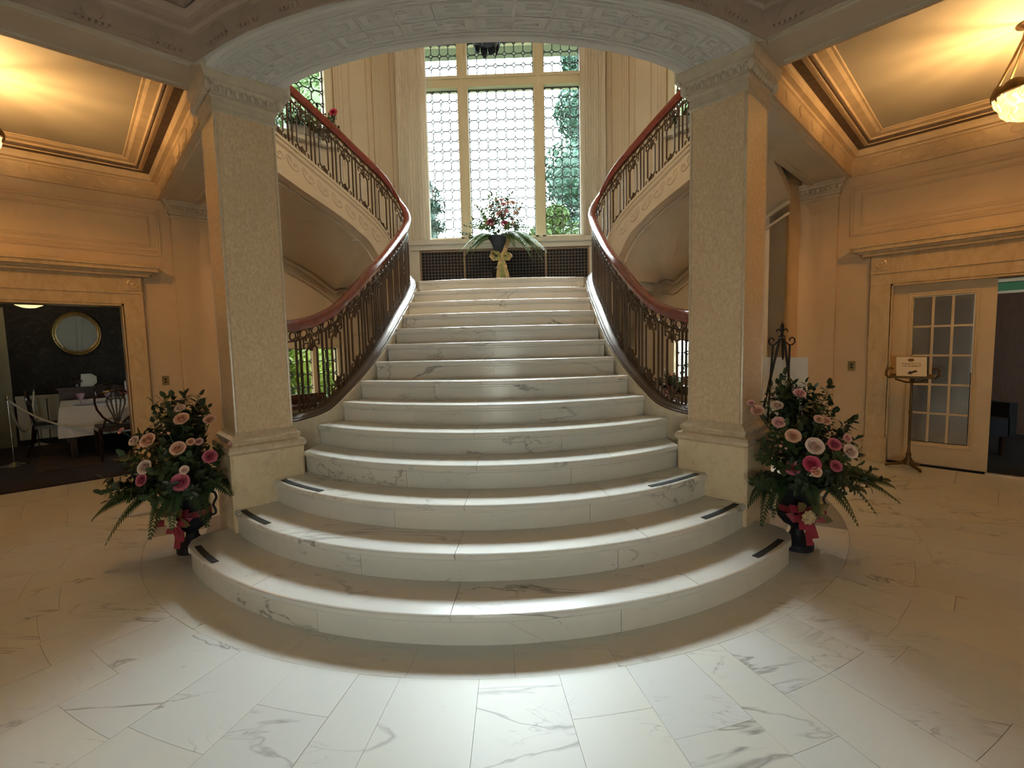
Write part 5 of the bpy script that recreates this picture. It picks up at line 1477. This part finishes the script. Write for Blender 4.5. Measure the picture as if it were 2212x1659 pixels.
# ------------------------------------------------------------------ dining room beyond the left doorway
DP0, DP1, DQ0, DQ1 = WALL_P+.36, 15.6, -3.0, 3.2
def build_dining():
    s = -1
    b = MB(); b.pq(s, WALL_P+.05, DP1+.1, DQ0, DQ1, -.02, .012); struct(b.obj('floor_dining', 'carpet_plum'), 'dark plum carpet of the dining room')
    b = MB(); b.pq(s, DP1, DP1+.2, DQ0-.2, DQ1+.2, 0, 2.9); wl = struct(b.obj('wall_dining', 'wallpaper'), 'dining room wall in dark foliage wallpaper')
    b = MB(); b.pq(s, DP0, DP1+.2, DQ0-.2, DQ0, 0, 2.9); struct(b.obj('wall_dining_side', 'wallpaper'))
    b = MB()      # window wall
    wall_with_hole(b, lambda a, c, z, y: b.pq(s, a, c, DQ1, DQ1+.2, z, y), DP0, DP1+.2, 0, 2.9, [(12.0, 14.0, .85, 2.35)])
    struct(b.obj('wall_dining_window', 'wallpaper'))
    wn = struct(bpy.data.objects.new('window_6', None)); COL.objects.link(wn)
    for a, c, z, y in ((12.0, 12.08, .85, 2.35), (13.92, 14.0, .85, 2.35), (12.96, 13.04, .85, 2.35), (12.0, 14.0, .85, .92), (12.0, 14.0, 2.28, 2.35)):
        MB().pq(s, a, c, DQ1+.05, DQ1+.15, z, y).obj('sash', 'cream_paint', wn)
    for a, c in ((12.08, 12.96), (13.04, 13.92)): MB().pq(s, a, c, DQ1+.09, DQ1+.10, .92, 2.28).obj('pane', 'grey_pane', wn)
    b = MB(); b.pq(s, DP0-.05, DP1+.2, DQ0-.2, DQ1+.2, 2.9, 3.0); struct(b.obj('ceiling_dining', 'plaster_ceiling'))
    # hall side of the dining room: wall plaster and a closed cream panelled door (seen in the mirror)
    b = MB(); b.pq(s, DP0, DP0+.04, 1.02, DQ1, 0, 2.9); struct(b.obj('wall_dining_hall', 'cream_paint'))
    d = struct(bpy.data.objects.new('door_3', None)); COL.objects.link(d); d['label'] = 'cream panelled door on the hall side of the dining room'
    for q in (1.35, 2.15):
        lf = MB(); lf.pq(s, DP0+.04, DP0+.07, q, q+.76, .02, 2.2); lf = lf.obj('leaf', 'cream_paint', d)
        for za, zb in ((.2, .9), (1.0, 1.9)): MB().pq(s, DP0+.07, DP0+.085, q+.12, q+.64, za, zb).obj('door_panel', 'cream_paint', lf)
        MB().tube([(*XY(s, DP0+.09, q+.72 if q < 2 else q+.04), 1.0), (*XY(s, DP0+.12, q+.72 if q < 2 else q+.04), 1.0)], .02, 8).obj('door_handle', 'brass_dark', lf)
    # wainscot and the pale casing at the left
    for k in range(3):
        b = MB(); b.pq(s, DP1-.05, DP1, -.74+k*.26, -.50+k*.26, .10, .78); b.obj('wainscot_panel', 'cream_paint', wl)
    b = MB(); b.pq(s, DP1-.07, DP1, -.75, .15, .78, .84); b.obj('chair_rail', 'cream_paint', wl)
    b = MB(); b.pq(s, DP1-.12, DP1, -1.6, -.78, 0, 2.3); struct(b.obj('door_4', 'casing_paint'), 'pale cream door casing at the back of the dining room')
    # rug
    b = MB(); b.pq(s, 11.6, 15.2, -.35, 2.9, .012, .020); tag(b.obj('area_rug', 'rug_pattern'), 'dark patterned rug under the dining table', 'rug')
    # mirror
    mc = Vector((*XY(s, DP1-.10, .42), 1.88)); t = thing('wall_mirror', 'oval gilt framed mirror on the dark wallpaper', 'mirror', tuple(mc))
    Wd = Vector((S2, -S2, 0)).normalized(); Wd = Vector((s*-S2*-1, S2, 0)); Wd = Vector((.7071, .7071, 0))
    nrm = Vector((.7071, -.7071, 0)); rot = Matrix.Rotation(D(9.5), 3, 'Z'); nrm = rot @ nrm; Wd = rot @ Wd; tip = Matrix.Rotation(D(4.5), 3, Wd); nrm = tip @ nrm; UPm = tip @ Vector((0, 0, 1))
    if nrm.z > 0: tip = Matrix.Rotation(D(-9), 3, Wd); nrm = tip @ nrm; UPm = tip @ UPm
    def OV(a, k, off): return mc+Wd*(.30*k*math.cos(a))+UPm*(.345*k*math.sin(a))+nrm*off
    m = MB(); m.loft([[OV(2*PI*j/48, .90, o_) for j in range(48)] for o_ in (.0, .012)]); m.obj('mirror_plate', 'mirror_glass', t)
    rows = []
    for j in range(48):
        a = 2*PI*j/48; rows.append([OV(a, k, o_) for k, o_ in ((.88, .012), (.90, .03), (.96, .036), (1.0, .026), (1.06, .034), (1.10, .018), (1.10, -.015), (.88, -.015))])
    MB().loft(rows, closed=True).obj('gilt_frame', 'gilt', t, True)
    bd = MB().ell((0, 0, 0), .012, .012, .012, 6, 4).mesh('bead', True)
    for j in range(36): link('bead', bd, 'gilt', t, tuple(OV(2*PI*j/36, .985, .03)))
    # pendant bowl
    lx, ly = XY(s, 13.6, -.28)
    t = thing('dining_pendant', 'glowing white glass bowl lamp over the dining room', 'ceiling lamp', (lx, ly, 2.9))
    MB().lathe([(.001, -.10), (.07, -.092), (.14, -.06), (.19, -.02), (.21, .02)], 28, (lx, ly, 2.30)).obj('glass_bowl', 'lamp_bowl_white', t, True)
    for k in range(3):
        a = k*2*PI/3; MB().tube([(lx+.2*math.cos(a), ly+.2*math.sin(a), 2.32), (lx, ly, 2.88)], .006, 5).obj('chain', 'brass_dark', t)
    l = bpy.data.lights.new('lamp_light', 'POINT'); l.energy = 9; l.color = (1, .75, .45); l.shadow_soft_size = .1
    o = bpy.data.objects.new('lamp_light', l); COL.objects.link(o); o.location = (lx, ly, 2.42); par(o, t)
    # sideboard with a card and a silver dish
    t = thing('sideboard', 'long dark mahogany sideboard against the wallpapered wall', 'sideboard', (*XY(s, 15.2, .9), 0))
    MB().pq(s, 15.08, 15.57, .0, 2.5, .22, .92).obj('body', 'sideboard_wood', t); MB().pq(s, 15.04, 15.59, -.05, 2.55, .92, .955).obj('top', 'sideboard_wood', t)
    for q in (.06, 1.2, 2.4): MB().pq(s, 15.12, 15.20, q, q+.08, .012, .22).obj('leg', 'sideboard_wood', t)
    for k in range(3):
        dr = MB().pq(s, 15.05, 15.08, .06+k*.82, .82+k*.82, .62, .88).obj('drawer', 'sideboard_wood', t)
        x, y = XY(s, 15.03, .44+k*.82); MB().ell((x, y, .75), .016, .016, .016, 8, 5).obj('knob', 'brass_dark', dr, True)
    c = Vector((*XY(s, 15.25, .53), 1.066)); cd = MB(); hw = Vector((.7071, .7071, 0))
    out = [(-.10, -.11), (.06, -.11), (.12, -.05), (.12, .06), (.05, .11), (-.08, .11)]
    cd.loft([[tuple(c+hw*u+Vector((0, 0, v))+Vector((.7071, -.7071, 0))*o_) for u, v in out] for o_ in (0, .006)])
    card = tag(cd.obj('menu_card', 'card_white'), 'cream shaped card standing on the sideboard', 'card')
    ca = thing('silver_dish', 'small dark silver dish beside the cream card', 'dish', (*XY(s, 15.25, .33), .955))
    MB().lathe([(.04, 0), (.02, .02), (.02, .04), (.07, .08), (.085, .12), (.075, .12), (.02, .06)], 16, (*XY(s, 15.25, .33), .955)).obj('bowl', 'silver', ca, True)
    for k in range(6): MB().ell((*XY(s, 15.25+.04*math.cos(k), .33+.05*math.sin(k)), 1.085), .022, .022, .022, 8, 5).obj('fruit', 'dark_wood', ca, True)
    # table with cloth
    t = thing('dining_table', 'dining table hidden under a white cloth', 'table', (*XY(s, 13.6, 1.1), 0))
    P0, P1, Q0, Q1 = 12.5, 14.6, .04, 2.6
    MB().pq(s, P0+.03, P1-.03, Q0+.03, Q1-.03, .72, .755).obj('tabletop', 'dark_wood', t)
    for p in (P0+.12, P1-.12):
        for q in (Q0+.15, Q1-.15): MB().pq(s, p-.03, p+.03, q-.05, q+.05, .02, .72).obj('leg', 'dark_wood', t)
    peri = []; NP = 22
    for i in range(NP): peri.append((P0, Q0+(Q1-Q0)*i/NP))
    for i in range(NP): peri.append((P0+(P1-P0)*i/NP, Q1))
    for i in range(NP): peri.append((P1, Q1-(Q1-Q0)*i/NP))
    for i in range(NP): peri.append((P1-(P1-P0)*i/NP, Q0))
    rings = []; cx, cy = (P0+P1)/2, (Q0+Q1)/2
    for z, f in ((.766, 0), (.762, .01), (.70, .02), (.58, .035), (.44, .05), (.34, .055)):
        row = []
        for k, (p, q) in enumerate(peri):
            wv = .5+.5*math.sin(k*1.35); dp = math.copysign(1, p-cx)*(abs(p-cx) > (P1-P0)/2-.001); dq = math.copysign(1, q-cy)*(abs(q-cy) > (Q1-Q0)/2-.001)
            row.append((*XY(s, p+dp*f*(.6+wv), q+dq*f*(.6+wv)), z))
        rings.append(row)
    b = MB(); b.loft(rings, caps=False); n0 = len(peri); b.f.append(tuple(range(n0)))
    tag(b.obj('tablecloth', 'linen', None, True, angle=50), 'white cloth draped over the dining table', 'tablecloth')
    TZ = .768
    def glass(p, q, label):
        g = thing('coupe_glass', label, 'glass', (*XY(s, p, q), TZ), 'pink glasses')
        MB().lathe([(.032, 0), (.03, .004), (.005, .010), (.004, .06), (.02, .075), (.045, .13), (.052, .165), (.049, .165), (.02, .08), (.001, .075)], 18, (*XY(s, p, q), TZ)).obj('bowl', 'pink_glass', g, True)
    glass(12.95, .36, 'pink stemmed glass at the near left place setting'); glass(13.35, .80, 'pink stemmed glass behind the shield-back chair')
    for p, q, lb in ((12.85, .42, 'white plate at the near left corner of the table'), (13.2, .75, 'white plate behind the shield-back chair')):
        MBp = MB().lathe([(.001, 0), (.08, .002), (.13, .012), (.13, .016), (.08, .008), (.001, .006)], 24, (*XY(s, p, q), TZ)); tag(MBp.obj('dinner_plate', 'china', None, True), lb, 'plate', 'plates on the dining table')
    for p, q, lb in ((13.0, .55, 'white cup between the two pink glasses'), (13.1, .86, 'white cup on the right of the table')):
        c = thing('tea_cup', lb, 'cup', (*XY(s, p, q), TZ), 'cups on the dining table')
        x, y = XY(s, p, q); MB().lathe([(.025, 0), (.035, .03), (.045, .07), (.042, .07), (.03, .02), (.001, .012)], 18, (x, y, TZ)).obj('bowl', 'china', c, True)
        MB().tube([(x+.04, y-.01, TZ+.055), (x+.065, y-.015, TZ+.05), (x+.06, y-.015, TZ+.025), (x+.036, y-.01, TZ+.02)], .005, 5).obj('handle', 'china', c, True)
    for p, q, h, lb in ((13.3, 1.12, .30, 'tall white candle on the dining table'), (13.7, 1.25, .22, 'shorter white candle beside the tall one')):
        c = thing('table_candle', lb, 'candle', (*XY(s, p, q), TZ), 'table candles'); x, y = XY(s, p, q)
        MB().lathe([(.05, 0), (.05, .01), (.012, .02), (.012, .05), (.02, .06), (.001, .06)], 12, (x, y, TZ)).obj('holder', 'silver', c, True)
        MB().lathe([(.011, .05), (.010, h), (.001, h+.01)], 10, (x, y, TZ)).obj('wax', 'candle_wax', c, True)
    fx, fy = XY(s, 13.15, 1.12); fl = thing('table_posy', 'small pink posy at the edge of the dining table', 'flowers', (fx, fy, TZ))
    MB().lathe([(.03, 0), (.04, .05), (.03, .08), (.001, .08)], 12, (fx, fy, TZ)).obj('vase', 'china', fl, True)
    R = random.Random(3)
    for k in range(9):
        o = link('rose', ROSES[k % 3], 'petal_rose' if k % 2 else 'petal_pink', fl); o.matrix_basis = orient((R.uniform(-1, 1), R.uniform(-1, 1), .8), (fx+R.uniform(-.07, .07), fy+R.uniform(-.07, .07), TZ+.11+R.uniform(0, .05)), .035, k)
    # chairs
    def chair(p, q, face, label):
        """face: direction the sitter looks, in plan (x, y)"""
        x, y = XY(s, p, q); t = thing('dining_chair', label, 'chair', (x, y, 0), 'shield-back dining chairs')
        F = Vector((face[0], face[1], 0)).normalized(); L = Vector((-F.y, F.x, 0))
        def Pp(f, l, z): return tuple(Vector((x, y, 0))+F*f+L*l+Vector((0, 0, z)))
        b = MB(); b.loft([[Pp(.23, -.25, z), Pp(.23, .25, z), Pp(-.21, .20, z), Pp(-.21, -.20, z)] for z in (.42, .47)]); b.obj('seat_frame', 'dark_wood', t)
        b = MB(); b.loft([[Pp(.22*k, -.24*k, z), Pp(.22*k, .24*k, z), Pp(-.20*k, .19*k, z), Pp(-.20*k, -.19*k, z)] for k, z in ((1, .468), (.97, .49), (.8, .50))]); b.obj('seat', 'black_iron', t)
        for sg in (-1, 1):
            MB().tube([Pp(.21, sg*.225, .43), Pp(.22, sg*.23, .02)], [.026, .014], 4).obj('leg', 'dark_wood', t)
            MB().tube([Pp(-.20, sg*.185, .47), Pp(-.23, sg*.19, .22), Pp(-.30, sg*.20, .02)], [.024, .020, .016], 4).obj('leg', 'dark_wood', t)
        # shield: outline, top rail and pierced splat
        def Sh(u, v): return Pp(-.21-.10*(v-.5), u, v)
        out = [(0, .52), (.07, .545), (.15, .63), (.205, .74), (.225, .84), (.22, .90), (.16, .955), (.08, .985), (0, 1.0)]
        b = MB(); pts = [Sh(u, v) for u, v in out]+[Sh(-u, v) for u, v in reversed(out[:-1])]
        b.tube(pts[:-1], .015, 6, closed=True); b.obj('shield_frame', 'dark_wood', t, True)
        for sg in (-1, 1): MB().tube([Sh(sg*.17, .47), Sh(sg*.12, .60)], .014, 6).obj('back_post', 'dark_wood', t, True)
        for k in (-2, -1, 0, 1, 2):
            MB().tube([Sh(k*.012, .54), Sh(k*.022, .64), Sh(k*.045, .78), Sh(k*.05, .86), Sh(k*.028, .93), Sh(k*.02, .97)], [.010, .009, .010, .012, .010, .008], 5).obj('splat', 'dark_wood', t, True)
        b = MB(); b.tube([Sh(-.10, .90), Sh(-.05, .87), Sh(0, .89), Sh(.05, .87), Sh(.10, .90)], .010, 5); b.obj('swag', 'dark_wood', t, True)
    f_in = (-.7071, .7071)
    chair(12.12, .86, f_in, 'shield-back chair at the near side of the dining table')
    chair(13.7, -.10, (.7071, .7071), 'dark chair at the left end of the dining table')
    chair(14.66, .95, (.7071, -.7071), 'dark chair on the far side of the dining table')
    # armchair near the cream door (seen in the mirror)
    chair(11.4, 1.75, (-.7071, .7071), 'dark chair by the cream panelled door')
    # stanchions and ropes
    def stanchion(p, q, label):
        x, y = XY(s, p, q); t = thing('rope_stanchion', label, 'stanchion', (x, y, .013), 'rope stanchions')
        MB().lathe([(.001, 0), (.15, 0), (.15, .01), (.06, .03), (.02, .05), (.001, .05)], 24, (x, y, .013)).obj('base', 'chrome', t, True)
        MB().lathe([(.010, .04), (.010, .90), (.020, .91), (.022, .94), (.008, .955), (.001, .956)], 12, (x, y, .013)).obj('post', 'chrome', t, True)
    stanchion(12.7, -.66, 'chrome rope stanchion nearest the dining room doorway'); stanchion(15.3, -.42, 'chrome rope stanchion near the back wall'); stanchion(11.9, 1.3, 'chrome rope stanchion behind the right jamb')
    def rope(a, b_, sag, label, n=16):
        A = Vector((*XY(s, *a), .92)); B_ = Vector((*XY(s, *b_), .92)); pts = []
        for i in range(n+1):
            f = i/n; p = A.lerp(B_, f); p.z -= sag*4*f*(1-f); pts.append(p)
        tag(MB().tube(pts, .013, 7).obj('barrier_rope', 'rope_cream', None, True), label, 'rope', 'barrier ropes')
    rope((12.7, -.66), (11.9, 1.3), .42, 'cream barrier rope sagging in front of the dining table'); rope((12.7, -.66), (15.3, -.42), .55, 'cream barrier rope looped deeply at the left')
build_dining()

# ------------------------------------------------------------------ right doorway: glazed leaf and the room beyond
def build_right():
    s = 1
    d = struct(bpy.data.objects.new('door_1', None)); COL.objects.link(d); d['label'] = 'cream glazed door leaf with fifteen panes'
    PF = WALL_P+.10; q1, q0 = DOOR_Q1-.03, -.22
    def bx(qa, qb, za, zb, nm, par_=d, pa=PF, pb=PF+.045, mat='door_paint'): return MB().pq(s, pa, pb, qa, qb, za, zb).obj(nm, mat, par_)
    g1, g0, zb, zt = q1-.26, q0+.24, .28, 1.93
    bx(q1-.25, q1, .01, DOOR_H-.02, 'stile'); bx(q0, q0+.23, .01, DOOR_H-.02, 'stile')
    bx(q0+.23, q1-.25, .01, zb-.01, 'bottom_rail'); bx(q0+.23, q1-.25, zt+.01, DOOR_H-.02, 'top_rail')
    moulding_frame(s, PF, g0-.07, g1+.07, zb-.06, zt+.06, .035, .010).obj('leaf_moulding', 'door_paint', d, recalc=False)
    for i in range(1, 3): q = g0+(g1-g0)*i/3; bx(q-.016, q+.016, zb, zt, 'muntin', d, PF-.004, PF+.04)
    for j in range(1, 5): z = zb+(zt-zb)*j/5; bx(g0, g1, z-.011, z+.011, 'muntin', d, PF-.0015, PF+.037)
    R = random.Random(8)
    for i in range(3):
        for j in range(5):
            qa = g0+(g1-g0)*i/3; qb = g0+(g1-g0)*(i+1)/3; za = zb+(zt-zb)*j/5; zc = zb+(zt-zb)*(j+1)/5
            x, y = XY(s, PF+.02, (qa+qb)/2); m = MB(); m.pq(s, PF+.018, PF+.022, qa, qb, za, zc)
            o = m.obj('pane', 'door_glass', d)
    # room beyond: dark carpet, tan wall with a wooden door and a light transom
    b = MB(); b.pq(s, WALL_P+.05, 14.8, -3.4, 2.2, -.02, .012); struct(b.obj('floor_side_room', 'carpet_blue'), 'dark blue carpet of the room beyond the right doorway')
    b = MB(); b.pq(s, WALL_P-.02, WALL_P+.06, DOOR_Q0, -.20, -.01, .014); struct(b.obj('trim_8', 'marble_sill'), 'pale marble threshold of the right doorway')
    b = MB(); wall_with_hole(b, lambda a, c, z, y: b.pq(s, 14.6, 14.8, a, c, z, y), -3.4, 2.2, 0, 2.9, [(-2.2, -.15, 2.14, 2.27)])
    struct(b.obj('wall_side_room', 'cream_paint'))
    for qa, qb in ((-3.6, -3.4), (2.2, 2.4)):
        b = MB(); b.pq(s, WALL_P+.36, 14.8, qa, qb, 0, 2.9); struct(b.obj('wall_side_room_end', 'cream_paint'))
    b = MB(); b.pq(s, WALL_P+.3, 14.8, -3.6, 2.4, 2.9, 3.0); struct(b.obj('ceiling_side_room', 'white_ceiling'))
    tr = struct(bpy.data.objects.new('window_7', None)); COL.objects.link(tr); tr['label'] = 'bright transom light over the brown wooden door'
    MB().pq(s, 14.68, 14.69, -2.2, -.15, 2.14, 2.27).obj('pane', 'transom_glass', tr)
    for q in (-1.6, -.9): MB().pq(s, 14.66, 14.72, q-.02, q+.02, 2.14, 2.27).obj('glazing_bar', 'brown_door', tr)
    d2 = struct(bpy.data.objects.new('door_2', None)); COL.objects.link(d2); d2['label'] = 'dark brown panelled wooden door in the room beyond'
    for qa, qb in ((-1.25, -.18), (-2.32, -1.27)):
        lf = MB().pq(s, 14.55, 14.60, qa, qb, .02, 2.10).obj('leaf', 'brown_door', d2)
        for za, zb_ in ((.18, .82), (1.0, 1.98)):
            for f in (.10, .55):
                a = qa+(qb-qa)*f; MB().pq(s, 14.53, 14.55, a, a+(qb-qa)*.36, za, zb_).obj('door_panel', 'brown_door', lf)
        MB().pq(s, 14.50, 14.55, qa+.06, qa+.11, .92, 1.08).obj('door_handle', 'chrome', lf)
    # furniture glimpsed through the glazed leaf
    t = thing('bookcase', 'brown wooden cabinet seen through the glazed door', 'cabinet', (*XY(s, 13.4, .45), .012))
    MB().pq(s, 13.1, 13.7, .15, .75, .012, 2.0).obj('carcass', 'brown_door', t)
    for z in (.1, .75, 1.4):
        for q in (.17, .46): MB().pq(s, 13.08, 13.1, q, q+.27, z, z+.58).obj('door', 'brown_door', t)
    t = thing('armchair', 'dark blue upholstered armchair seen through the glazed door', 'armchair', (*XY(s, 11.9, .15), .012))
    x, y = XY(s, 11.9, .15)
    MB().box(x-.3, x+.3, y-.3, y+.3, .25, .48).obj('seat', 'carpet_blue', t); MB().box(x-.3, x+.3, y+.2, y+.32, .48, 1.0).obj('backrest', 'carpet_blue', t)
    for sg in (-1, 1): MB().box(x+sg*.33-.05, x+sg*.33+.05, y-.3, y+.3, .25, .66).obj('arm', 'carpet_blue', t)
    for a in (-.26, .26):
        for c in (-.26, .26): MB().box(x+a-.02, x+a+.02, y+c-.02, y+c+.02, .012, .25).obj('leg', 'dark_wood', t)
    l = bpy.data.lights.new('lamp_light', 'POINT'); l.energy = 3; l.color = (1, .72, .42); l.shadow_soft_size = .12
    t = thing('room_lamp', 'opal ceiling bowl of the room beyond the right doorway', 'ceiling lamp', (*XY(s, 12.6, .3), 2.9))
    lx, ly = XY(s, 12.6, .3)
    MB().lathe([(.001, -.16), (.10, -.13), (.16, -.06), (.17, 0)], 24, (lx, ly, 2.9)).obj('bowl', 'lamp_bowl_white', t, True)
    o = bpy.data.objects.new('lamp_light', l); COL.objects.link(o); o.location = (lx, ly, 2.6); par(o, t)
build_right()

# ------------------------------------------------------------------ garden outside the windows
def foliage(b, c, r, n, size, R, squash=(1, 1, 1), shell=.35):
    c = Vector(c)
    for k in range(n):
        d = Vector((R.gauss(0, 1), R.gauss(0, 1), R.gauss(0, 1))).normalized(); f = 1-shell*R.random()**1.5
        p = c+Vector((d.x*r*squash[0], d.y*r*squash[1], d.z*r*squash[2]))*f
        a = Vector((R.gauss(0, 1), R.gauss(0, 1), R.gauss(0, 1))).normalized(); e = a.cross(d)
        if e.length < .1: continue
        e.normalize(); g = e.cross(a)*.6; L = size*R.uniform(.6, 1.3)
        b.add([p-e*L*.5, p+g*L*.35, p+e*L*.5, p-g*L*.35], [(0, 1, 2, 3)])
    b.ell(tuple(c), r*.74*squash[0], r*.74*squash[1], r*.74*squash[2], 12, 8)
GZ = -.6
def tree(label, loc, h, r, mat, seed, blobs, size=.16, n=900, cat='tree', trunk=.12, group=None):
    R = random.Random(seed); t = thing('garden_tree' if cat == 'tree' else 'garden_shrub', label, cat, loc, group); x, y, z = loc
    MB().tube([(x, y, z), (x+.05, y, z+h*.4), (x, y+.05, z+h*.8)], [trunk, trunk*.7, trunk*.3], 8).obj('trunk', 'bark', t, True)
    b = MB()
    for dx, dy, dz, rr in blobs: foliage(b, (x+dx*r, y+dy*r, z+dz*h), rr*r, int(n*2.2), size*1.0, R, (1, 1, .85))
    o = b.obj('crown', mat, t, recalc=False); o['kind'] = 'stuff'
def conifer(label, loc, h, r, mat, seed, tiers=11):
    R = random.Random(seed); t = thing('garden_conifer', label, 'tree', loc, 'conifers in the garden'); x, y, z = loc
    MB().tube([(x, y, z), (x, y, z+h)], [.16, .02], 8).obj('trunk', 'bark', t, True)
    b = MB(); b.tube([(x, y, z+.3), (x, y, z+h*.9)], [r*.45, .05], 10)
    for k in range(tiers):
        f = k/tiers; rr = r*(1-f)**.8*(.75+.5*R.random()); zz = z+h*(.06+.94*f)
        for m in range(9):
            a = R.uniform(0, 2*PI); L = rr*R.uniform(.6, 1.15)
            for q in range(60):
                u = R.uniform(.15, 1); c = Vector((x+math.cos(a)*L*u+R.gauss(0, .10), y+math.sin(a)*L*u+R.gauss(0, .10), zz-.35*L*u*u+R.gauss(0, .10)))
                e = Vector((R.gauss(0, 1), R.gauss(0, 1), R.gauss(0, .6))).normalized(); g = e.cross(Vector((0, 0, 1)))*.3; l = R.uniform(.16, .34)
                b.add([c-e*l*.5, c+g*l*.5, c+e*l*.5, c-g*l*.5], [(0, 1, 2, 3)])
    o = b.obj('boughs', mat, t, recalc=False); o['kind'] = 'stuff'
b = MB(); b.box(-60, 60, 8.05, 80, GZ-.2, GZ); b.box(-60, -9.4, -10, 8.05, GZ-.2, GZ); b.box(9.4, 60, -10, 8.05, GZ-.2, GZ)
struct(b.obj('ground', 'lawn'), 'lawn round the house')
conifer('tall thin conifer at the far left of the great window', (-3.45, 16.5, GZ), 13.5, 1.5, 'tree_conifer', 1)
conifer('blue-green conifer low in the left light of the great window', (-2.5, 15.0, GZ), 7.2, 1.4, 'tree_conifer', 2)
tree('large blue-green tree filling the right light of the great window', (2.75, 19, GZ), 14.0, 2.0, 'tree_dark', 3, ((0, 0, .62, .9), (.15, 0, .80, .7), (-.30, .2, .46, .6), (.4, 0, .45, .8), (0, 0, .94, .4)), .22, 1500)
tree('bright green bush below the right light of the great window', (2.0, 14, GZ), 6.2, 1.1, 'tree_light', 4, ((0, 0, .80, .8), (.5, 0, .6, .7), (-.45, 0, .62, .7), (.9, 0, .72, .7)), .15, 1300, 'shrub')
tree('pale green bush behind the landing flowers', (.55, 13.0, GZ), 6.0, .75, 'tree_light', 5, ((0, 0, .76, .7), (.5, 0, .84, .6), (.9, 0, .93, .5), (-.3, 0, .62, .6)), .14, 900, 'shrub')
tree('yellow-green bushes outside the low left window', (-4.1, 9.6, GZ), 3.4, 1.0, 'tree_lime', 6, ((0, 0, .5, .9), (.7, .3, .5, .8), (-.7, -.2, .5, .8), (.2, .5, .75, .8), (-.6, .4, .72, .7), (.8, .6, .72, .7)), .12, 1000, 'shrub', .06)
tree('leafy tree filling the upper left window', (-4.7, 11.0, GZ), 9.0, 1.6, 'tree_light', 7, ((0, 0, .62, .8), (.45, -.2, .78, .8), (-.3, .2, .92, .8), (.3, .3, .98, .7)), .12, 1400)
tree('yellow-green bush outside the low right window', (4.9, 9.7, GZ), 3.0, .8, 'tree_lime', 8, ((0, 0, .45, .8), (.6, .3, .5, .7), (-.7, .4, .95, .45)), .12, 900, 'shrub', .06)
tree('green tree outside the upper right window', (5.3, 11.0, GZ), 9.0, 1.6, 'tree_light', 9, ((0, 0, .62, .8), (-.45, -.2, .78, .8), (.3, .2, .92, .8)), .12, 1300)
for k, (x, y) in enumerate(((-3.55, 8.35), (-3.95, 8.1), (-3.3, 8.6))):
    t = thing('flower_bush', ('red flowering plant nearest the low left window', 'red flowering plant behind the low left window', 'red flowering plant left of the low left window')[k], 'shrub', (x, y, GZ), 'red garden flowers'); R = random.Random(k)
    b = MB(); foliage(b, (x, y, GZ+.95), .35, 160, .09, R); o = b.obj('leaves', 'tree_lime', t, recalc=False); o['kind'] = 'stuff'
    MB().tube([(x, y, GZ), (x, y, GZ+.8)], .02, 6).obj('stem', 'bark', t)
    for j in range(7):
        o = link('blossom', ROSES[0], 'petal_red', t); o.matrix_basis = orient((.4, -1, .3), (x+R.uniform(-.3, .3), y+R.uniform(-.3, .1), GZ+1.0+R.uniform(-.2, .35)), .05, j)
# roof overhang above the great window
b = MB(); b.box(-3.5, 3.5, 8.05, 8.72, 6.62, 6.8); struct(b.obj('roof_eave', 'eave_green'), 'grey-green underside of the roof eave outside')
